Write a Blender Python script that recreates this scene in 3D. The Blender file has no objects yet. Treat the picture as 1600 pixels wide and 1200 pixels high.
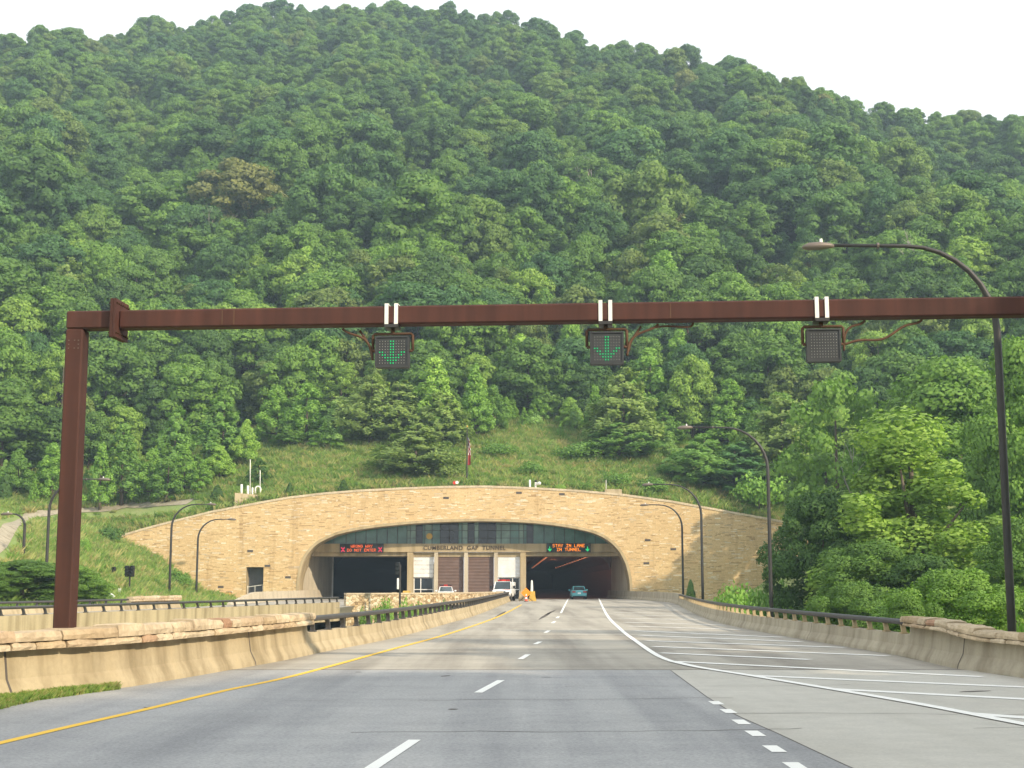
import bpy, bmesh, math, random
import numpy as np
from mathutils import Vector, Matrix

S = bpy.context.scene
COL = S.collection
R = math.radians

# ---------------------------------------------------------------- camera
F = 2200.0
PITCH = R(8.05)
CAMZ = 1.75
cd = bpy.data.cameras.new('camera')
cam = bpy.data.objects.new('camera', cd)
COL.objects.link(cam)
cd.sensor_width = 36.0
cd.lens = F / 1600 * 36
cd.clip_start = 0.1
cd.clip_end = 6000
cam.location = (0, 0, CAMZ)
cam.rotation_euler = (math.pi / 2 + PITCH, 0, 0)
S.camera = cam

# ---------------------------------------------------------------- sky, sun, exposure
SUN_EL, SUN_AZ = 27.0, 132.0       # azimuth clockwise from +Y (straight ahead): behind, to the right
w = bpy.data.worlds.new('World')
S.world = w
w.use_nodes = True
nt = w.node_tree
nt.nodes.clear()
sky = nt.nodes.new('ShaderNodeTexSky')
sky.sky_type = 'NISHITA'
sky.sun_disc = False
sky.sun_elevation = R(SUN_EL)
sky.sun_rotation = R(SUN_AZ)
sky.dust_density = 4.0
sky.air_density = 1.2
bg = nt.nodes.new('ShaderNodeBackground')
bg.inputs[1].default_value = 0.12
bg2 = nt.nodes.new('ShaderNodeBackground')          # the thin white cloud sheet of a hazy summer day
bg2.inputs[0].default_value = (0.955, 0.97, 0.985, 1)
bg2.inputs[1].default_value = 0.82
tc = nt.nodes.new('ShaderNodeTexCoord')
nz = nt.nodes.new('ShaderNodeTexNoise')
nz.inputs['Scale'].default_value = 2.2
nz.inputs['Detail'].default_value = 4
mr = nt.nodes.new('ShaderNodeMapRange')
mr.inputs[1].default_value = 0.3
mr.inputs[2].default_value = 0.6
mr.inputs[3].default_value = 0.80
mr.inputs[4].default_value = 0.97
mx = nt.nodes.new('ShaderNodeMixShader')
ow = nt.nodes.new('ShaderNodeOutputWorld')
L = nt.links.new
L(sky.outputs[0], bg.inputs[0])
L(tc.outputs['Generated'], nz.inputs['Vector'])
L(nz.outputs['Fac'], mr.inputs[0])
L(mr.outputs[0], mx.inputs[0])
L(bg.outputs[0], mx.inputs[1])
L(bg2.outputs[0], mx.inputs[2])
L(mx.outputs[0], ow.inputs[0])

sl = bpy.data.lights.new('sun', 'SUN')
sl.energy = 3.3
sl.angle = R(1.2)
sl.color = (1.0, 0.85, 0.63)
sun = bpy.data.objects.new('sun', sl)
COL.objects.link(sun)
sdir = Vector((math.sin(R(SUN_AZ)) * math.cos(R(SUN_EL)), math.cos(R(SUN_AZ)) * math.cos(R(SUN_EL)), math.sin(R(SUN_EL))))
sun.rotation_euler = (-sdir).to_track_quat('-Z', 'Y').to_euler()

S.view_settings.view_transform = 'Standard'
S.view_settings.look = 'None'
S.view_settings.gamma = 1
S.view_settings.exposure = 0.92
S.cycles.max_bounces = 6
S.cycles.diffuse_bounces = 3
S.cycles.glossy_bounces = 3
S.cycles.transmission_bounces = 4
S.cycles.transparent_max_bounces = 8
S.cycles.volume_bounces = 0
S.cycles.use_adaptive_sampling = True
S.cycles.use_denoising = True

# ---------------------------------------------------------------- pixel helpers (photo pixels, 1600 x 1200)
CP, SP = math.cos(PITCH), math.sin(PITCH)
def ray(px, py):
    a = (px - 800) / F
    b = (600 - py) / F
    return a, CP - b * SP, SP + b * CP
def at(px, py, Y):
    x, y, z = ray(px, py)
    t = Y / y
    return Vector((x * t, Y, CAMZ + z * t))
def on(px, py, z=0.0):
    x, y, zz = ray(px, py)
    t = (z - CAMZ) / zz
    return Vector((x * t, y * t, z))
def proj(p):
    x, y, z = p[0], p[1], p[2] - CAMZ
    d = y * CP + z * SP
    return 800 + F * x / d, 600 - F * (-y * SP + z * CP) / d
def lerp_tab(x, tab):
    return float(np.interp(x, [t[0] for t in tab], [t[1] for t in tab]))
def sst(a, b, x):
    t = min(1, max(0, (x - a) / (b - a)))
    return t * t * (3 - 2 * t)

# ---------------------------------------------------------------- materials
class N:
    def __init__(s, name):
        s.m = bpy.data.materials.new(name)
        s.m.use_nodes = True
        s.t = s.m.node_tree
        s.t.nodes.clear()
        s.out = s.n('ShaderNodeOutputMaterial')
    def n(s, typ, **kw):
        nd = s.t.nodes.new(typ)
        for k, v in kw.items():
            if k.startswith('i_'):
                key = k[2:]
                key = int(key) if key.isdigit() else key.replace('_', ' ')
                nd.inputs[key].default_value = v
            else:
                setattr(nd, k, v)
        return nd
    def l(s, a, b):
        s.t.links.new(a, b)
    def coord(s, scale=(1, 1, 1), which='Object'):
        tcn = s.n('ShaderNodeTexCoord')
        mp = s.n('ShaderNodeMapping')
        mp.inputs['Scale'].default_value = scale
        s.l(tcn.outputs[which], mp.inputs[0])
        return mp.outputs[0]
    def pos(s, scale=(1, 1, 1)):
        g = s.n('ShaderNodeNewGeometry')
        mp = s.n('ShaderNodeMapping')
        mp.inputs['Scale'].default_value = scale
        s.l(g.outputs['Position'], mp.inputs[0])
        return mp.outputs[0]
    def noise(s, vec, scale, detail=4, rough=0.55):
        nd = s.n('ShaderNodeTexNoise')
        nd.inputs['Scale'].default_value = scale
        nd.inputs['Detail'].default_value = detail
        nd.inputs['Roughness'].default_value = rough
        s.l(vec, nd.inputs['Vector'])
        return nd.outputs['Fac']
    def ramp(s, fac, stops):
        r = s.n('ShaderNodeValToRGB')
        e = r.color_ramp.elements
        while len(e) < len(stops):
            e.new(0.5)
        for q, (p, c) in zip(e, stops):
            q.position = p
            q.color = (*c, 1) if len(c) == 3 else c
        s.l(fac, r.inputs[0])
        return r.outputs[0]
    def mix(s, fac, a, b, mode='MIX'):
        m = s.n('ShaderNodeMix', data_type='RGBA', blend_type=mode)
        for v, i in ((fac, 0), (a, 6), (b, 7)):
            if hasattr(v, 'links') or hasattr(v, 'is_linked'):
                s.l(v, m.inputs[i])
            elif isinstance(v, (int, float)):
                m.inputs[i].default_value = v
            else:
                m.inputs[i].default_value = (*v, 1)
        return m.outputs[2]
    def bsdf(s, col, rough=0.8, metal=0.0, bump=None, bstr=0.3, bdist=0.02, spec=0.4):
        p = s.n('ShaderNodeBsdfPrincipled')
        if hasattr(col, 'is_linked'):
            s.l(col, p.inputs['Base Color'])
        else:
            p.inputs['Base Color'].default_value = (*col, 1)
        if hasattr(rough, 'is_linked'):
            s.l(rough, p.inputs['Roughness'])
        else:
            p.inputs['Roughness'].default_value = rough
        p.inputs['Metallic'].default_value = metal
        p.inputs['Specular IOR Level'].default_value = spec
        if bump is not None:
            b = s.n('ShaderNodeBump')
            b.inputs['Strength'].default_value = bstr
            b.inputs['Distance'].default_value = bdist
            s.l(bump, b.inputs['Height'])
            s.l(b.outputs[0], p.inputs['Normal'])
        s.l(p.outputs[0], s.out.inputs[0])
        return p

M = {}
def simple(name, col, rough=0.6, metal=0.0, var=0.12, sc=1.5, spec=0.4):
    q = N(name)
    v = q.pos()
    f = q.noise(v, sc, 5)
    c0 = tuple(c * (1 - var) for c in col)
    c1 = tuple(min(1, c * (1 + var)) for c in col)
    q.bsdf(q.ramp(f, [(0.3, c0), (0.7, c1)]), rough, metal, bump=q.noise(v, sc * 12, 3), bstr=0.08, bdist=0.01, spec=spec)
    M[name] = q.m
def emit(name, col, st):
    q = N(name)
    e = q.n('ShaderNodeEmission')
    e.inputs[0].default_value = (*col, 1)
    e.inputs[1].default_value = st
    q.l(e.outputs[0], q.out.inputs[0])
    M[name] = q.m

def stone_mat(name, c1, c2, c3, light, bw, rh, axis=True):
    q = N(name)
    g = q.n('ShaderNodeNewGeometry')
    sx = q.n('ShaderNodeSeparateXYZ')
    q.l(g.outputs['Position'], sx.inputs[0])
    cx = q.n('ShaderNodeCombineXYZ')
    add = q.n('ShaderNodeMath', operation='ADD')
    q.l(sx.outputs[0], add.inputs[0])
    q.l(sx.outputs[1], add.inputs[1])
    wob = q.n('ShaderNodeTexNoise')
    wob.inputs['Scale'].default_value = 0.5
    q.l(g.outputs['Position'], wob.inputs['Vector'])
    wm = q.n('ShaderNodeMath', operation='MULTIPLY_ADD')
    wm.inputs[1].default_value = rh * 1.1
    q.l(wob.outputs['Fac'], wm.inputs[0])
    q.l(sx.outputs[2], wm.inputs[2])
    q.l(add.outputs[0], cx.inputs[0])
    q.l(wm.outputs[0], cx.inputs[1])
    outs = []
    for k, (fw, fr) in enumerate(((1, 1), (1.35, 1.3))):
        b = q.n('ShaderNodeTexBrick')
        b.offset = 0.37
        b.offset_frequency = 2
        b.squash = 0.6
        b.squash_frequency = 3
        b.inputs['Color1'].default_value = (0, 0, 0, 1)
        b.inputs['Color2'].default_value = (1, 1, 1, 1)
        b.inputs['Mortar'].default_value = (0.5, 0.5, 0.5, 1)
        b.inputs['Scale'].default_value = 1
        b.inputs['Mortar Size'].default_value = 0.006
        b.inputs['Mortar Smooth'].default_value = 0.3
        b.inputs['Bias'].default_value = 0
        b.inputs['Brick Width'].default_value = bw * fw
        b.inputs['Row Height'].default_value = rh * fr
        q.l(cx.outputs[0], b.inputs['Vector'])
        outs.append(b)
    big = q.noise(g.outputs['Position'], 0.6, 3)
    sel = q.n('ShaderNodeMath', operation='GREATER_THAN')
    sel.inputs[1].default_value = 0.52
    q.l(big, sel.inputs[0])
    mixc = q.mix(sel.outputs[0], outs[0].outputs[0], outs[1].outputs[0])
    mf = q.n('ShaderNodeMix', data_type='FLOAT')
    q.l(sel.outputs[0], mf.inputs[0])
    q.l(outs[0].outputs['Fac'], mf.inputs[2])
    q.l(outs[1].outputs['Fac'], mf.inputs[3])
    rnd = q.ramp(mixc, [(0.0, c1), (0.12, c2), (0.35, c3), (0.6, c2), (0.86, c3), (0.93, light), (1.0, c1)])
    grain = q.noise(q.pos(), 5, 6, 0.7)
    col = q.mix(0.5, rnd, q.ramp(grain, [(0.3, (0.62, 0.6, 0.58)), (0.7, (1.25, 1.25, 1.25))]), 'MULTIPLY')
    blot = q.noise(q.pos((1, 1, 0.5)), 0.22, 4)
    col = q.mix(0.35, col, q.ramp(blot, [(0.3, (0.78, 0.7, 0.62)), (0.7, (1.1, 1.1, 1.1))]), 'MULTIPLY')
    wst = q.noise(q.pos((1, 1, 0.10)), 0.9, 5, 0.65)
    col = q.mix(0.55, col, q.ramp(wst, [(0.30, (0.62, 0.55, 0.48)), (0.44, (1, 1, 1)), (1.0, (1.04, 1.04, 1.04))]), 'MULTIPLY')
    mort = q.mix(mf.outputs[0], col, tuple(c * 0.70 for c in c2))
    hgt = q.mix(mf.outputs[0], q.mix(0.6, mixc, grain), (0, 0, 0))
    q.bsdf(mort, 0.92, bump=hgt, bstr=0.9, bdist=0.06, spec=0.2)
    M[name] = q.m

stone_mat('sandstone', (0.45, 0.305, 0.155), (0.685, 0.495, 0.265), (0.76, 0.575, 0.325), (0.86, 0.77, 0.60), 0.7, 0.105)

def rubble(name):
    q = N(name)
    v = q.pos((1, 1, 1.5))
    vo = q.n('ShaderNodeTexVoronoi')
    vo.inputs['Scale'].default_value = 3.4
    q.l(v, vo.inputs['Vector'])
    ve = q.n('ShaderNodeTexVoronoi', feature='DISTANCE_TO_EDGE')
    ve.inputs['Scale'].default_value = 3.4
    q.l(v, ve.inputs['Vector'])
    sp_ = q.n('ShaderNodeSeparateColor')
    q.l(vo.outputs['Color'], sp_.inputs[0])
    c = q.ramp(sp_.outputs[0], [(0, (0.26, 0.18, 0.10)), (0.3, (0.50, 0.36, 0.20)), (0.6, (0.62, 0.49, 0.31)), (1, (0.74, 0.65, 0.48))])
    g = q.noise(q.pos(), 6, 5, 0.7)
    c = q.mix(0.5, c, q.ramp(g, [(0.3, (0.65, 0.63, 0.6)), (0.7, (1.2, 1.2, 1.2))]), 'MULTIPLY')
    e = q.ramp(ve.outputs['Distance'], [(0.0, (0.28, 0.26, 0.24)), (0.06, (1, 1, 1))])
    c = q.mix(1.0, c, e, 'MULTIPLY')
    q.bsdf(c, 0.92, bump=ve.outputs['Distance'], bstr=0.8, bdist=0.1, spec=0.2)
    M[name] = q.m
rubble('rubble_stone')

def concrete(name, c0, c1, streak, joints=0.0):
    q = N(name)
    v = q.pos()
    a = q.noise(v, 0.35, 5)
    b = q.noise(q.pos((1, 1, 0.12)), 1.6, 5)
    g = q.noise(v, 14, 4)
    col = q.ramp(a, [(0.3, c0), (0.7, c1)])
    col = q.mix(streak, col, q.ramp(b, [(0.33, (0.45, 0.42, 0.36)), (0.55, (1, 1, 1)), (0.8, (1.15, 1.12, 1.05))]), 'MULTIPLY')
    col = q.mix(0.25, col, q.ramp(g, [(0.3, (0.75, 0.75, 0.75)), (0.7, (1.2, 1.2, 1.2))]), 'MULTIPLY')
    q.bsdf(col, 0.9, bump=g, bstr=0.2, bdist=0.01, spec=0.25)
    M[name] = q.m
concrete('barrier_concrete', (0.41, 0.335, 0.215), (0.50, 0.415, 0.275), 0.7)
concrete('grey_concrete', (0.36, 0.315, 0.235), (0.45, 0.40, 0.30), 0.6)
concrete('pale_concrete', (0.50, 0.43, 0.32), (0.60, 0.53, 0.41), 0.35)
concrete('tan_concrete', (0.42, 0.33, 0.19), (0.50, 0.40, 0.25), 0.45)

def road_mat(name, c0, c1, dark, fine, strk):
    q = N(name)
    v = q.pos()
    a = q.noise(v, 0.12, 5, 0.6)
    tr = q.noise(q.pos((1.0, 0.05, 1)), 0.75, 4)
    cross = q.noise(q.pos((0.06, 0.9, 1)), 0.6, 4)
    g = q.noise(v, 22, 5, 0.75)
    m = q.noise(v, 2.3, 6, 0.65)
    col = q.ramp(a, [(0.28, c0), (0.72, c1)])
    col = q.mix(strk, col, q.ramp(tr, [(0.32, dark), (0.55, (1, 1, 1)), (0.8, (1.08, 1.06, 1.03))]), 'MULTIPLY')
    col = q.mix(strk * 0.32, col, q.ramp(cross, [(0.34, dark), (0.52, (1, 1, 1)), (0.75, (1.07, 1.06, 1.05))]), 'MULTIPLY')
    col = q.mix(0.4, col, q.ramp(m, [(0.3, (0.78, 0.78, 0.79)), (0.7, (1.14, 1.13, 1.12))]), 'MULTIPLY')
    col = q.mix(fine, col, q.ramp(g, [(0.3, (0.6, 0.6, 0.6)), (0.7, (1.35, 1.35, 1.35))]), 'MULTIPLY')
    q.bsdf(col, 0.88, bump=g, bstr=0.35, bdist=0.006, spec=0.3)
    M[name] = q.m
road_mat('deck_concrete', (0.365, 0.338, 0.287), (0.465, 0.432, 0.365), (0.58, 0.57, 0.57), 0.3, 0.9)
road_mat('asphalt', (0.33, 0.331, 0.326), (0.43, 0.428, 0.417), (0.62, 0.63, 0.66), 0.75, 0.8)
road_mat('shoulder_concrete', (0.475, 0.455, 0.40), (0.55, 0.53, 0.47), (0.78, 0.77, 0.74), 0.3, 0.5)

def paint(name, col, worn):
    q = N(name)
    v = q.pos()
    f = q.noise(v, 3.0, 6, 0.75)
    c = q.ramp(f, [(0.22, worn), (0.36, col), (1.0, col)])
    q.bsdf(c, 0.7, spec=0.3)
    M[name] = q.m
paint('white_marking', (0.86, 0.85, 0.80), (0.5, 0.48, 0.43))
paint('yellow_marking', (0.85, 0.53, 0.06), (0.5, 0.36, 0.12))

def rust(name, c0, c1, c2):
    q = N(name)
    v = q.pos()
    a = q.noise(v, 0.9, 5)
    b = q.noise(v, 9, 5, 0.7)
    st = q.noise(q.pos((3, 3, 0.2)), 1.3, 4)
    col = q.mix(b, q.ramp(a, [(0.3, c0), (0.6, c1), (0.8, c2)]), c1)
    col = q.mix(0.5, col, q.ramp(st, [(0.33, (0.55, 0.55, 0.55)), (0.52, (1.0, 1.0, 1.0)), (0.66, (1.35, 1.3, 1.25)), (0.74, (2.0, 1.9, 1.8))]), 'MULTIPLY')
    q.bsdf(col, 0.75, 0.0, bump=b, bstr=0.15, bdist=0.01, spec=0.35)
    M[name] = q.m
rust('weathering_steel', (0.046, 0.017, 0.0125), (0.072, 0.026, 0.0185), (0.105, 0.044, 0.031))
rust('rusty_pipe', (0.06, 0.032, 0.02), (0.12, 0.065, 0.038), (0.22, 0.13, 0.08))
simple('lamp_metal', (0.046, 0.043, 0.042), 0.5, 0.2)
simple('lamp_head_metal', (0.17, 0.14, 0.12), 0.5, 0.2)
simple('rail_metal', (0.075, 0.072, 0.074), 0.5, 0.2)
simple('signal_housing', (0.040, 0.043, 0.046), 0.6)
simple('signal_black', (0.018, 0.018, 0.018), 0.5)
simple('dull_lens', (0.30, 0.30, 0.28), 0.4)
simple('white_band', (0.78, 0.77, 0.72), 0.5)
simple('white_paint', (0.80, 0.80, 0.78), 0.4)
simple('white_pipe', (0.82, 0.80, 0.74), 0.5)
simple('door_grey', (0.115, 0.125, 0.135), 0.6)
simple('brown_door', (0.155, 0.10, 0.082), 0.65)
simple('dark_interior', (0.006, 0.006, 0.006), 0.95, spec=0.05)  # the darkness of the unlit left tube is put into this near-black colour
simple('tube_lining', (0.22, 0.115, 0.085), 0.6)  # red-brown glow of the sodium lamps is put into the lining colour
simple('tunnel_floor', (0.20, 0.095, 0.06), 0.8)  # floor colour reddened to carry the sodium lamplight
simple('yellow_plastic', (0.58, 0.37, 0.07), 0.5)
simple('orange_sheet', (0.90, 0.30, 0.02), 0.5)
simple('cone_red', (0.75, 0.12, 0.05), 0.5)
simple('bark', (0.12, 0.095, 0.07), 0.9, var=0.35)
simple('pale_bark', (0.33, 0.30, 0.26), 0.9, var=0.3)
simple('tyre_rubber', (0.02, 0.02, 0.02), 0.8)
simple('rim_metal', (0.4, 0.4, 0.42), 0.35, 0.7)
simple('car_teal', (0.11, 0.40, 0.44), 0.28, 0.0, var=0.03, spec=0.6)
simple('car_white', (0.80, 0.80, 0.79), 0.3, 0.0, var=0.03, spec=0.6)
simple('car_black', (0.02, 0.02, 0.022), 0.4)
simple('tail_red', (0.40, 0.015, 0.01), 0.3)
simple('bright_red', (0.65, 0.05, 0.03), 0.4)
simple('amber', (0.8, 0.25, 0.02), 0.4)
simple('headlight_glass', (0.75, 0.75, 0.72), 0.15)
simple('letter_bronze', (0.07, 0.045, 0.03), 0.5)
simple('flag_red', (0.42, 0.06, 0.06), 0.8)
simple('flag_white', (0.72, 0.70, 0.68), 0.8)
simple('flag_blue', (0.04, 0.05, 0.14), 0.8)
simple('stain_dark', (0.10, 0.085, 0.075), 0.8)
emit('led_green', (0.03, 1.0, 0.30), 0.46)
emit('led_orange', (1.0, 0.26, 0.012), 1.15)
emit('led_red', (1.0, 0.15, 0.03), 1.0)
emit('led_x', (0.95, 0.06, 0.12), 0.6)
emit('sodium_lamp', (1.0, 0.30, 0.12), 0.35)
def glass(name, col, rough):
    q = N(name)
    v = q.pos()
    f = q.noise(v, 0.5, 3)
    c = q.ramp(f, [(0.35, tuple(k * 0.7 for k in col)), (0.65, tuple(min(1, k * 1.3) for k in col))])
    q.bsdf(c, rough, spec=0.6)
    M[name] = q.m
glass('green_glass', (0.085, 0.20, 0.165), 0.12)
glass('pale_green_glass', (0.21, 0.33, 0.28), 0.2)
glass('dark_glass', (0.012, 0.02, 0.026), 0.08)
glass('car_glass', (0.03, 0.045, 0.05), 0.06)

def ground_mat(name, stops, sc):
    q = N(name)
    v = q.pos()
    a = q.noise(v, sc, 6, 0.65)
    b = q.noise(v, 3.5, 5, 0.7)
    col = q.mix(0.45, q.ramp(a, stops), q.ramp(b, stops))
    q.bsdf(col, 0.95, bump=b, bstr=0.6, bdist=0.12, spec=0.1)
    M[name] = q.m
ground_mat('meadow', [(0.26, (0.15, 0.24, 0.065)), (0.44, (0.22, 0.30, 0.095)), (0.60, (0.30, 0.335, 0.135)), (0.78, (0.42, 0.375, 0.19))], 0.16)
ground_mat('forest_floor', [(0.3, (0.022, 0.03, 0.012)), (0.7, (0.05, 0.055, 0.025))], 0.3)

def leaf_mat(name, use_random, stops=None, trans=0.30):
    q = N(name)
    oi = q.n('ShaderNodeObjectInfo')
    g = q.n('ShaderNodeNewGeometry')
    if use_random:
        base = q.ramp(oi.outputs['Random'], stops)
    else:
        base = oi.outputs['Color']
    v = q.coord()
    f = q.noise(v, 0.45, 3)
    isl = q.ramp(g.outputs['Random Per Island'], [(0.0, (0.78, 0.80, 0.8)), (0.5, (1.0, 1.0, 1.0)), (1.0, (1.28, 1.24, 1.12))])
    col = q.mix(1.0, base, isl, 'MULTIPLY')
    col = q.mix(0.5, col, q.ramp(f, [(0.3, (0.78, 0.82, 0.86)), (0.7, (1.22, 1.18, 1.06))]), 'MULTIPLY')
    d = q.n('ShaderNodeBsdfPrincipled')
    d.inputs['Roughness'].default_value = 0.6
    d.inputs['Specular IOR Level'].default_value = 0.25
    q.l(col, d.inputs['Base Color'])
    t = q.n('ShaderNodeBsdfTranslucent')
    tcx = q.mix(1.0, col, (1.15, 1.3, 0.7), 'MULTIPLY')
    q.l(tcx, t.inputs[0])
    ms = q.n('ShaderNodeMixShader')
    ms.inputs[0].default_value = trans
    q.l(d.outputs[0], ms.inputs[1])
    q.l(t.outputs[0], ms.inputs[2])
    q.l(ms.outputs[0], q.out.inputs[0])
    M[name] = q.m
GREENS = {
    'dark green': (0.082, 0.162, 0.040), 'mid green': (0.126, 0.232, 0.048), 'bright green': (0.172, 0.305, 0.056),
    'yellowish green': (0.245, 0.380, 0.072), 'bluish green': (0.086, 0.186, 0.060), 'olive green': (0.165, 0.232, 0.062),
    'pale green': (0.225, 0.355, 0.105), 'brownish': (0.18, 0.165, 0.070), 'golden': (0.26, 0.24, 0.09)}
leaf_mat('leaf', False)
leaf_mat('forest_leaf', True, [(0.0, GREENS['dark green']), (0.22, GREENS['bluish green']), (0.42, GREENS['mid green']),
                               (0.62, GREENS['mid green']), (0.80, GREENS['bright green']), (0.90, GREENS['olive green']),
                               (0.975, GREENS['bright green']), (0.996, GREENS['olive green']), (1.0, GREENS['golden'])])
leaf_mat('grass_blade', True, [(0.0, (0.20, 0.32, 0.09)), (0.35, (0.27, 0.39, 0.115)), (0.62, (0.35, 0.425, 0.16)), (0.85, (0.46, 0.44, 0.22)), (1.0, (0.48, 0.42, 0.23))], 0.5)

# ---------------------------------------------------------------- mesh builder
OFF = {}
def tag(o, label, cat, group=None):
    o['label'] = label
    o['category'] = cat
    if group:
        o['group'] = group
    return o
def empty(name, loc, label, cat, group=None):
    o = bpy.data.objects.new(name, None)
    COL.objects.link(o)
    o.location = loc
    o.empty_display_size = 0.3
    OFF[o.name] = Vector(loc)
    return tag(o, label, cat, group)
class MB:
    def __init__(s):
        s.v, s.f, s.mi, s.mats = [], [], [], []
        s.cur = 0
    def mat(s, name):
        if name not in s.mats:
            s.mats.append(name)
        s.cur = s.mats.index(name)
        return s
    def face(s, idx):
        s.f.append(tuple(idx))
        s.mi.append(s.cur)
    def poly(s, pts):
        b = len(s.v)
        s.v += [tuple(p) for p in pts]
        s.face(range(b, b + len(pts)))
    def box(s, c, d, rz=0.0, taper=1.0, bev=0.0):
        hx, hy, hz = d[0] / 2, d[1] / 2, d[2] / 2
        ca, sa = math.cos(rz), math.sin(rz)
        def P(x, y, z):
            return (c[0] + x * ca - y * sa, c[1] + x * sa + y * ca, c[2] + z)
        if bev <= 0:
            b = len(s.v)
            for z, t in ((-hz, 1), (hz, taper)):
                for x, y in ((-hx, -hy), (hx, -hy), (hx, hy), (-hx, hy)):
                    s.v.append(P(x * t, y * t, z))
            for q in ((3, 2, 1, 0), (4, 5, 6, 7), (0, 1, 5, 4), (1, 2, 6, 5), (2, 3, 7, 6), (3, 0, 4, 7)):
                s.face([b + k for k in q])
        else:
            rings = []
            for z, ins in ((-hz, bev), (-hz + bev, 0), (hz - bev, 0), (hz, bev)):
                a, e = hx - ins, hy - ins
                k = bev if ins == 0 else 0.0
                pts = [(-a + k, -e), (a - k, -e), (a, -e + k), (a, e - k), (a - k, e), (-a + k, e), (-a, e - k), (-a, -e + k)]
                rings.append([P(x, y, z) for x, y in pts])
            s.loft(rings, True, True)
        return s
    def loft(s, rings, closed=True, caps=False):
        b = len(s.v)
        n = len(rings[0])
        for r in rings:
            s.v += [tuple(p) for p in r]
        for i in range(len(rings) - 1):
            for j in range(n if closed else n - 1):
                k = (j + 1) % n
                s.face((b + i * n + j, b + i * n + k, b + (i + 1) * n + k, b + (i + 1) * n + j))
        if caps:
            s.face([b + j for j in range(n)][::-1])
            s.face([b + (len(rings) - 1) * n + j for j in range(n)])
        return s
    def tube(s, pts, rad, n=8, caps=True):
        pts = [Vector(p) for p in pts]
        if not hasattr(rad, '__len__'):
            rad = [rad] * len(pts)
        rings = []
        up = None
        for i, p in enumerate(pts):
            a = pts[max(0, i - 1)]
            c = pts[min(len(pts) - 1, i + 1)]
            d = (c - a).normalized()
            if up is None:
                up = Vector((0, 0, 1)) if abs(d.z) < 0.9 else Vector((1, 0, 0))
            x = up.cross(d)
            if x.length < 1e-4:
                x = Vector((1, 0, 0)).cross(d)
            x.normalize()
            y = d.cross(x).normalized()
            up = y
            rings.append([p + (x * math.cos(t) + y * math.sin(t)) * rad[i] for t in [2 * math.pi * k / n for k in range(n)]])
        return s.loft(rings, True, caps)
    def prism(s, poly2, y0, y1):          # polygon in XZ, extruded along Y
        n = len(poly2)
        return s.loft([[(p[0], y0, p[1]) for p in poly2], [(p[0], y1, p[1]) for p in poly2]], True, True)
    def build(s, name, mat=None, parent=None, smooth=False):
        me = bpy.data.meshes.new(name)
        v = s.v
        if parent is not None:
            o = OFF[parent.name]
            v = [(p[0] - o.x, p[1] - o.y, p[2] - o.z) for p in v]
        me.from_pydata([tuple(p) for p in v], [], s.f)
        if mat:
            me.materials.append(M[mat])
        for m in s.mats:
            me.materials.append(M[m])
        if s.mats and not mat:
            me.polygons.foreach_set('material_index', s.mi)
        if smooth:
            me.polygons.foreach_set('use_smooth', [True] * len(me.polygons))
        bm = bmesh.new()
        bm.from_mesh(me)
        bmesh.ops.recalc_face_normals(bm, faces=bm.faces)
        bm.to_mesh(me)
        bm.free()
        me.update()
        ob = bpy.data.objects.new(name, me)
        COL.objects.link(ob)
        if parent is not None:
            ob.parent = parent
            OFF[ob.name] = OFF[parent.name]
        return ob
def structure(o):
    o['kind'] = 'structure'
    return o
def copy_tree(o, parent=None):
    c = o.copy()
    COL.objects.link(c)
    c.parent = parent
    for ch in o.children:
        copy_tree(ch, c)
    return c
def ribbon(mb, pts, wd, z=None):
    pts = [Vector(p) for p in pts]
    L_, R_ = [], []
    for i, p in enumerate(pts):
        d = pts[min(len(pts) - 1, i + 1)] - pts[max(0, i - 1)]
        d.z = 0
        d.normalize()
        nrm = Vector((-d.y, d.x, 0))
        ww = wd[i] if hasattr(wd, '__len__') else wd
        a, b = p + nrm * ww / 2, p - nrm * ww / 2
        if z is not None:
            a.z = b.z = z
        L_.append(a)
        R_.append(b)
    mb.loft([[a, b] for a, b in zip(L_, R_)], False)
def densify(pts, step):
    out = [Vector(pts[0])]
    for a, b in zip(pts, pts[1:]):
        a, b = Vector(a), Vector(b)
        n = max(1, int((b - a).length / step))
        for k in range(1, n + 1):
            out.append(a.lerp(b, k / n))
    return out
def sweep(mb, path, prof, side, caps=True):
    """prof: (d, z) with d measured to the outside (side=+1: outside is on the left of the path direction)"""
    rings = []
    for i, p in enumerate(path):
        d = Vector(path[min(len(path) - 1, i + 1)]) - Vector(path[max(0, i - 1)])
        d.z = 0
        d.normalize()
        nrm = Vector((-d.y, d.x, 0)) * side
        rings.append([Vector(p) + nrm * q + Vector((0, 0, z)) for q, z in prof])
    mb.loft(rings, True, caps)
def smoothpath(pts, n=4):
    """Catmull-Rom through the points"""
    P = [Vector(p) for p in pts]
    P = [P[0] * 2 - P[1]] + P + [P[-1] * 2 - P[-2]]
    out = []
    for i in range(1, len(P) - 2):
        for k in range(n):
            t = k / n
            a, b, c, d = P[i - 1], P[i], P[i + 1], P[i + 2]
            out.append(0.5 * ((2 * b) + (c - a) * t + (2 * a - 5 * b + 4 * c - d) * t * t + (3 * b - a - 3 * c + d) * t ** 3))
    out.append(P[-2])
    return out

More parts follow.
